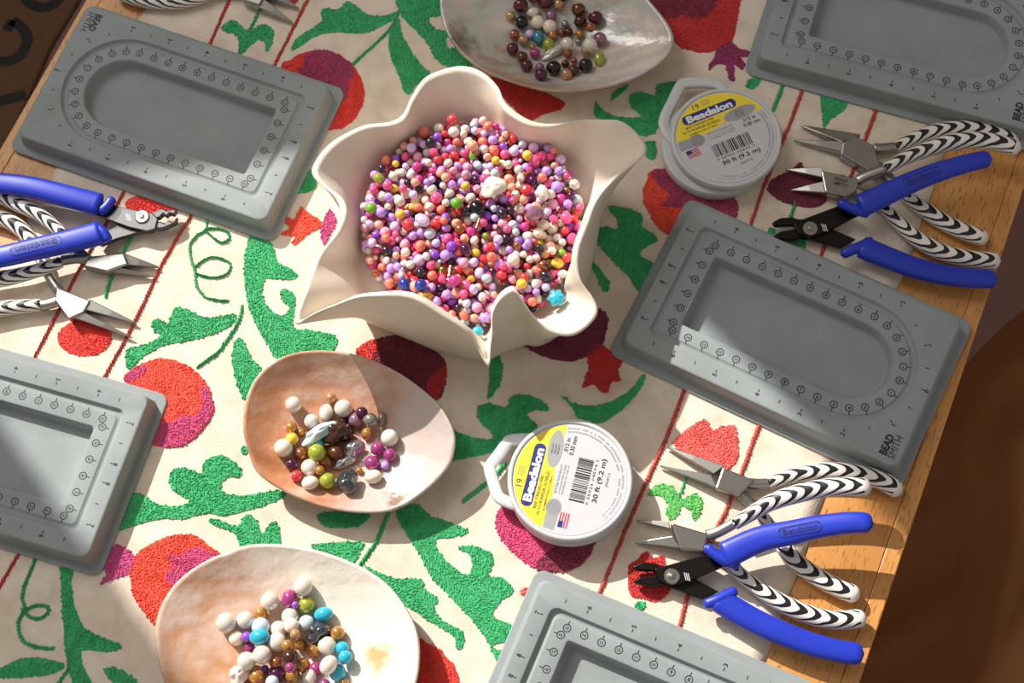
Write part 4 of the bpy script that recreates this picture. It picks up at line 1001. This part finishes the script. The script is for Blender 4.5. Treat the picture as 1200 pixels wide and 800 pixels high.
PG = 'pliers and cutters laid out in threes'
def fixn(o):
    bm = bmesh.new(); bm.from_mesh(o.data); bmesh.ops.recalc_face_normals(bm, faces=bm.faces); bm.to_mesh(o.data); bm.free(); return o
def pliers(label, jaws, body, necks, grips, zj=.5, zb=.6, tb=.8, mark=None, group=PG):
    b0 = P(*body[0], .2)
    t = thing('striped_pliers', (b0[0], b0[1], ZC), label, 'pliers', group)
    for tip, b1, b2 in jaws:
        V, F = wedge(tip, b1, b2, zj-.15, zb, .14, tb*.8); fixn(bevel(mk('jaw', V, F, M['metal'], t, smooth=False), .05, 2))
    j = fixn(bevel(prism_px(body, zb-tb/2, zb+tb/2).build('box_joint', M['metal'], t, smooth=False), .09, 2))
    for n in necks:
        V, F, UV, _ = tube([P(*p) for p in n], .3, .27, 12, 16, .7, .05, .05); mk('neck', V, F, M['metal'], t)
    for g in grips:
        V, F, UV, _ = tube([P(*p) for p in g], lambda x: .36+.16*min(1, x*2.2), lambda x: .34+.1*min(1, x*2.2), 20, 60, 1., .12, .55); gp = mk('grip', V, F, M['zebra'], t, uv=UV); gp.data.materials.append(M['whitevinyl'])
        Lt = UV[:, 0].max(); gp.data.polygons.foreach_set('material_index', [1 if UV[f_[0]][0] > Lt-.5 else 0 for f_ in F])
    if mark:
        (u, v), (u2, v2), w = mark; p0 = P(u, v, zb+tb/2+.012); p1 = P(u2, v2, zb+tb/2+.012); a = math.atan2(p1[1]-p0[1], p1[0]-p0[0]); c = (p0+p1)/2
        mb = MB()
        for i, (s_, ww) in enumerate((('THE', .3), ('BEAD', .75), ('SMITH', .8))): fit_text(mb, s_, c[0]-math.sin(a)*(.3-.3*i), c[1]+math.cos(a)*(.3-.3*i), a, c[2], ww*w, .22*w if i else .13*w, .01)
        mb.build('stamped_mark', M['ink'], t, smooth=False)
    return t
HX = [(110,265),(160,250),(345,198),(445,250),(310,305),(230,335),(180,342),(130,320)]; HY = [(110,245),(170,252),(240,280),(410,372),(330,408),(240,372),(160,345),(108,338)]
JX = [(5,252),(50,233),(110,236),(165,262),(115,274),(20,272)]; JY = [(5,320),(40,302),(115,294),(150,335),(100,347),(25,334)]
def cutters(label, rivet, rot, scl, up, lo, colU, colL, wU, wL, text, mats, zr=1.0, group=PG, head=None):
    r0 = P(*rivet, .2); t = thing('wire_cutters', (r0[0], r0[1], ZC), label, 'cutters', group)
    def tr(pts):
        c, s_ = math.cos(rot), math.sin(rot)
        return [(rivet[0]+scl*((x-190)/4*c-(y-300)/4*s_), rivet[1]+scl*((x-190)/4*s_+(y-300)/4*c)) for x, y in pts]
    zl = .55
    jx, jy, hx, hy = head if head else [tr(q) for q in (JX, JY, HX, HY)]
    for nm, pts, z0, z1 in (('jaw', jx, zl+.0, zl+.42), ('jaw', jy, zl-.05, zl+.37)):
        fixn(bevel(prism_px(pts, z0, z1).build(nm, mats, t, smooth=False), .1, 2))
    fixn(bevel(prism_px(hy, zl-.1, zl+.2).build('arm', mats, t, smooth=False), .06, 2))
    fixn(bevel(prism_px(hx, zl+.2, zl+.5).build('arm', mats, t, smooth=False), .06, 2))
    c = P(*rivet, zl+.52)
    V, F = lathe([(.44, zl+.45), (.44, zl+.56), (.38, zl+.62), (.26, zl+.62), (.22, zl+.58), (.16, zl+.58), (.13, zl+.66), (.05, zl+.68)], 28, c[:2]); mk('rivet', V, F, M['metal'], t, sharp=35)
    mb = MB()
    for k in range(3):
        q = tr([(245+9*k, 282+2*k), (249+9*k, 282+2*k), (258+9*k, 318+2*k), (254+9*k, 318+2*k)]); mb.prism([P(*p, zl+.52)[:2] for p in q], zl+.5, zl+.515)
    fixn(mb.build('stamped_lines', M['label'], t, smooth=False))
    for g, cl, w in ((up, colU, wU), (lo, colL, wL)):
        pts = [P(*p) for p in g]
        V, F, UV, cen = tube(pts, lambda x: w[0]+(w[1]-w[0])*x, lambda x: .46-.06*x, 18, 48, .72, .25, .5); gr = mk('grip', V, F, M['blue'], t)
        V, F, UV, _ = tube([P(*p) for p in cl], .3, .3, 14, 20, .9, .28, .28); mk('collar', V, F, M['blue'], gr)
        if text and text[0] is g:
            k0, k1 = text[1], text[2]; i0, i1 = int(k0*47), int(k1*47); A, B = cen[i0], cen[i1]
            if text[3]: A, B = B, A
            mid = (A+B)/2+np.array([0, 0, .475]); X = (B-A)/np.linalg.norm(B-A); Y = np.cross([0, 0, 1], X); Y /= np.linalg.norm(Y); Z = np.cross(X, Y)
            mb = MB(); fit_text(mb, 'Beadalon', 0, 0, 0, 0, np.linalg.norm(B-A)*.8, .3, .01)
            fr = r_rect(-np.linalg.norm(B-A)*.5, np.linalg.norm(B-A)*.5, .27, .25); fi = r_rect(-np.linalg.norm(B-A)*.5+.04, np.linalg.norm(B-A)*.5-.04, .23, .22); n = len(fr)
            mb.add([(x, y, 0) for x, y in fr]+[(x, y, 0) for x, y in fi], [(i, (i+1) % n, n+(i+1) % n, n+i) for i in range(n)])
            V = np.array([mid+X*v[0]+Y*v[1]+Z*.0 for v in mb.V]); mk('moulded_mark', V, mb.F, M['bluedark'], gr, smooth=False)
    return t
# group near the sunlit corner
pliers('sunlit striped pliers with long needle jaws over the coral tulip', [((781,523),(849,547),(836,557)), ((772.5,545.5),(833,558),(840,573))], [(847,547),(884,562),(866,581),(838,572)],
       [[(876,566,.6),(890,567,.6),(903,566,.6)], [(866,578,.55),(880,590,.5),(892,602,.5)]],
       [[(898,567,.6),(930,557,.62),(970,552,.65),(1005,555,.65),(1035,564,.65),(1057,578,.65)], [(890,600,.5),(902,617,.5),(915,636,.5),(932,657,.52),(958,676,.55),(985,690,.55),(1008,699,.55)]])
pliers('sunlit striped pliers under the blue cutters, short needle jaws, one grip raised', [((746,610),(784,612),(785,621)), ((744,636),(788,629),(797,643))], [(786,612),(830,625),(825,646),(797,643)],
       [[(826,628,.7),(842,623,.9),(864,611,1.2)], [(824,640,.6),(840,648,.6),(860,664,.6)]],
       [[(858,615,1.25),(880,602,1.4),(905,588,1.6),(940,577,1.85),(980,570,2.1),(1022,571,2.3)], [(856,660,.6),(868,673,.62),(887,688,.62),(912,704,.65),(940,717,.68),(975,726,.7),(1016,724,.72)]])
up = [(846,652,1.7),(890,632,2.0),(927,624,2.3),(965,616,2.6),(1002,612,2.9),(1024,614,3.0)]
lo = [(838,700,1.0),(880,725,1.05),(915,741,1.1),(952,755,1.1),(990,764,1.1),(1013,766,1.1)]
cutters('bright sunlit blue-handled cutters with black head, beside raised striped grips', (787.5, 675), 0., 1., up, lo, [(826,639,1.6),(846,655,1.65),(868,662,1.6)], [(824,709,1.05),(842,702,1.2),(864,691,1.1)], (.76, .55), (.7, .58), (up, .4, .66, False), M['blackmetal'])
# group on the shaded side
pliers('shaded striped pliers with long needle jaws, tucked under another striped grip by a bead board', [((937.7,147),(1008,160),(985,169)), ((930,164.5),(987,168),(988,181))], [(1002,158),(1024,170),(1033,196),(1018,200),(985,180),(988,166)],
       [[(1022,174,.6),(1036,174,.6),(1052,172,.6)], [(1026,192,.55),(1038,204,.5),(1050,218,.5)]],
       [[(1048,174,.6),(1065,165,.62),(1092,155,.65),(1120,151,.65),(1147,152,.65),(1175,160,.65),(1192,170,.65)], [(1048,214,.5),(1065,233,.5),(1087,248,.5),(1109,262,.52),(1134,273,.55),(1158,281,.55)]])
pliers('shaded striped pliers with short cutting jaws and lettering stamped on the joint', [((921,199),(962,198),(969,212)), ((926.6,223),(966,214),(973,229))], [(962,199),(1006,209),(1004,224),(991,230),(967,225)],
       [[(1002,214,.7),(1014,207,.9),(1040,197,1.2)], [(1000,222,.6),(1018,232,.6),(1038,248,.6)]],
       [[(1036,199,1.25),(1059,186,1.4),(1087,175,1.6),(1114,167,1.85),(1142,164,2.05),(1169,167,2.2),(1197,175,2.3)], [(1034,242,.6),(1054,262,.62),(1076,281,.62),(1103,295,.65),(1134,303,.68),(1173,306,.7)]], mark=((972, 207), (1000, 214), 1.))
up = [(1005,243,1.7),(1037,228,1.95),(1065,215,2.2),(1092,204,2.45),(1120,195,2.7),(1147,188,2.9),(1163,186,3.0)]
lo = [(1006,288,1.0),(1043,303,1.05),(1070,313,1.1),(1106,322,1.1),(1139,326,1.1),(1169,327,1.1)]
cutters('shaded blue-handled cutters with black head, against the edge of a bead board', (949.5, 267.5), math.radians(-5), .95, up, lo, [(981,236,1.6),(1001,245,1.65),(1020,251,1.6)], [(985,299,1.05),(1003,291,1.2),(1024,281,1.1)], (.72, .5), (.68, .54), (up, .35, .62, False), M['blackmetal'])
# group opposite, handles leaving the table
up = [(121,241,1.3),(79,230,1.5),(39,220,1.6),(0,215,1.6),(-45,216,1.6),(-75,222,1.6)]
lo = [(122,272,1.8),(79,283,1.9),(39,292,1.95),(0,301,2.0),(-45,307,2.0),(-80,308,2.0)]
cutters('blue-handled cutters with dark steel head and serrated jaws, beside a bead board', (166.7, 254), math.radians(177), .93, up, lo, [(133,231,1.3),(126,241,1.35),(116,250,1.3)], [(128,284,1.75),(120,271,1.9),(106,264,1.8)], (.7, .62), (.74, .6), (lo, .25, .55, False), M['greymetal'],
        head=([(174,250),(176,258),(187,255),(191,251),(195,254),(199,250),(203,252),(208,247),(204,244),(196,246),(190,243)], [(174,268),(174,260),(188,259),(193,261),(197,257),(201,259),(208,253),(207,260),(198,265),(190,268)],
              [(104,246),(116,236),(150,244),(178,249),(185,256),(182,268),(172,271),(150,266),(118,254)], [(112,283),(120,272),(140,262),(170,259),(184,262),(180,271),(160,273),(136,280),(118,288)]))
pliers('striped pliers under the blue cutters, short jaws pointing at a stitched red line', [((186,313),(143,297),(138,312)), ((181,324),(126,312),(110,318))], [(103,300),(145,296),(150,309),(125,318),(98,312)],
       [[(104,303,.75),(88,303,.9),(70,306,1.0)], [(106,306,.7),(92,294,.8),(76,278,.9)]],
       [[(74,306,1.0),(50,315,1.0),(16,324,1.0),(-20,330,1.0),(-55,338,1.0),(-80,350,1.)], [(76,276,.9),(60,262,.9),(45,250,.9),(24,240,.9),(0,229,.9),(-35,222,.9),(-70,226,.9)]])
pliers('striped pliers with long needle jaws touching the small round red flower', [((160,379),(106,352),(98,364)), ((155,396),(97,366),(82,372))], [(66,336),(106,352),(98,366),(80,374),(64,352)],
       [[(70,352,.65),(58,356,.65),(46,358,.65)], [(70,342,.6),(60,328,.6),(52,312,.55)]],
       [[(50,357,.65),(24,359,.65),(0,362,.65),(-35,370,.65),(-75,386,.65)], [(54,314,.52),(44,296,.5),(33,277,.5),(16,262,.5),(-4,254,.5),(-35,249,.5),(-70,256,.5)]])
pliers('striped pliers lying across the bare wood corner, needle jaws beside the green tulip', [((343,27),(306,-2),(296,8)), ((350,10),(320,-12),(308,-3))], [(282,-22),(316,-14),(304,6),(284,0)],
       [[(284,-10,.6),(266,-10,.6),(250,-8,.6)], [(290,-18,.6),(276,-30,.6),(262,-42,.6)]],
       [[(252,-9,.6),(232,-2,.6),(210,2,.6),(185,2,.6),(160,-2,.6),(136,-10,.6)], [(264,-40,.6),(244,-58,.6),(220,-76,.6),(190,-90,.6),(155,-98,.6)]])

# ------------------------------------------------------------------ beyond the table: brown cloth, lettered mat
def draped(name, pts, z0, mat, label, cat):
    """cloth thrown over a low seat: rounded top, folds running down the side to the floor"""
    poly = np.array([P(*p, z0)[:2] for p in pts]); poly = resample(catmull(poly, 6, True), 160, True); c = poly.mean(0)
    d_ = poly-c; n = 160; V = []; F = []; rows = 0
    for f in np.linspace(.03, .97, 20):
        V += [(*(c+d_[k]*f), z0+7*(1-f**3)+.5*math.sin(poly[k][0]*.5*f+poly[k][1]*.2)) for k in range(n)]; rows += 1
    u = d_/np.linalg.norm(d_, axis=1)[:, None]
    for t in np.linspace(0, 1, 22):
        z = z0-.5+(-73.9-z0+.5)*t
        V += [(*(poly[k]+u[k]*(t**.6*(1.6*math.sin(k*.55+1.5*t)+1.2*math.sin(k*.23+.8)+1.5))), z) for k in range(n)]; rows += 1
    for r in range(rows-1): F += [(r*n+i, r*n+(i+1) % n, (r+1)*n+(i+1) % n, (r+1)*n+i) for i in range(n)]
    F.append(tuple(range(n))); F.append(tuple((rows-1)*n+i for i in range(n)))
    return tag(fixn(mk(name, V, F, mat)), label, cat)
draped('draped_cloth', [(1230,350),(1170,395),(1138,430),(1118,520),(1140,640),(1135,760),(1140,860),(1300,900),(1330,600),(1300,380)], -20, M['brown'], 'plain brown cotton cloth hanging in folds beyond the table edge', 'cloth')
MZ = -74+.8
mq = [P(*p, -74)[:2] for p in ((-130, -60), (150, -90), (60, 60), (-40, 290), (-190, 300))]
mat_t = thing('lettered_mat', (*mq[0], -74), 'brown woven floor mat printed with large black letters', 'mat')
bevel(MB().prism(mq, -74, MZ).build('woven_mat', M['mat'], mat_t, smooth=False), .3, 2)
def stroke(pts, w):
    c = resample(catmull([P(*p, MZ)[:2] for p in pts], 8), 30); T = np.gradient(c, axis=0); T /= np.linalg.norm(T, axis=1)[:, None]; N = np.stack([-T[:, 1], T[:, 0]], 1)
    mb = MB(); mb.add([(*(p+n*w/2), MZ+.05) for p, n in zip(c, N)]+[(*(p-n*w/2), MZ+.05) for p, n in zip(c, N)], [(i, i+30, i+31, i+1) for i in range(29)])
    mb.build('printed_letter', M['ink'], mat_t, smooth=False)
stroke([(14, 24), (26, 33), (32, 48), (22, 66), (6, 72), (-10, 68), (-22, 58)], 1.3)
stroke([(14, 24), (8, 36)], 1.2)
stroke([(26, -12), (33, 2), (48, 9), (64, 4), (74, -10)], 1.3)
stroke([(-12, 122), (6, 117), (30, 111)], 1.3)
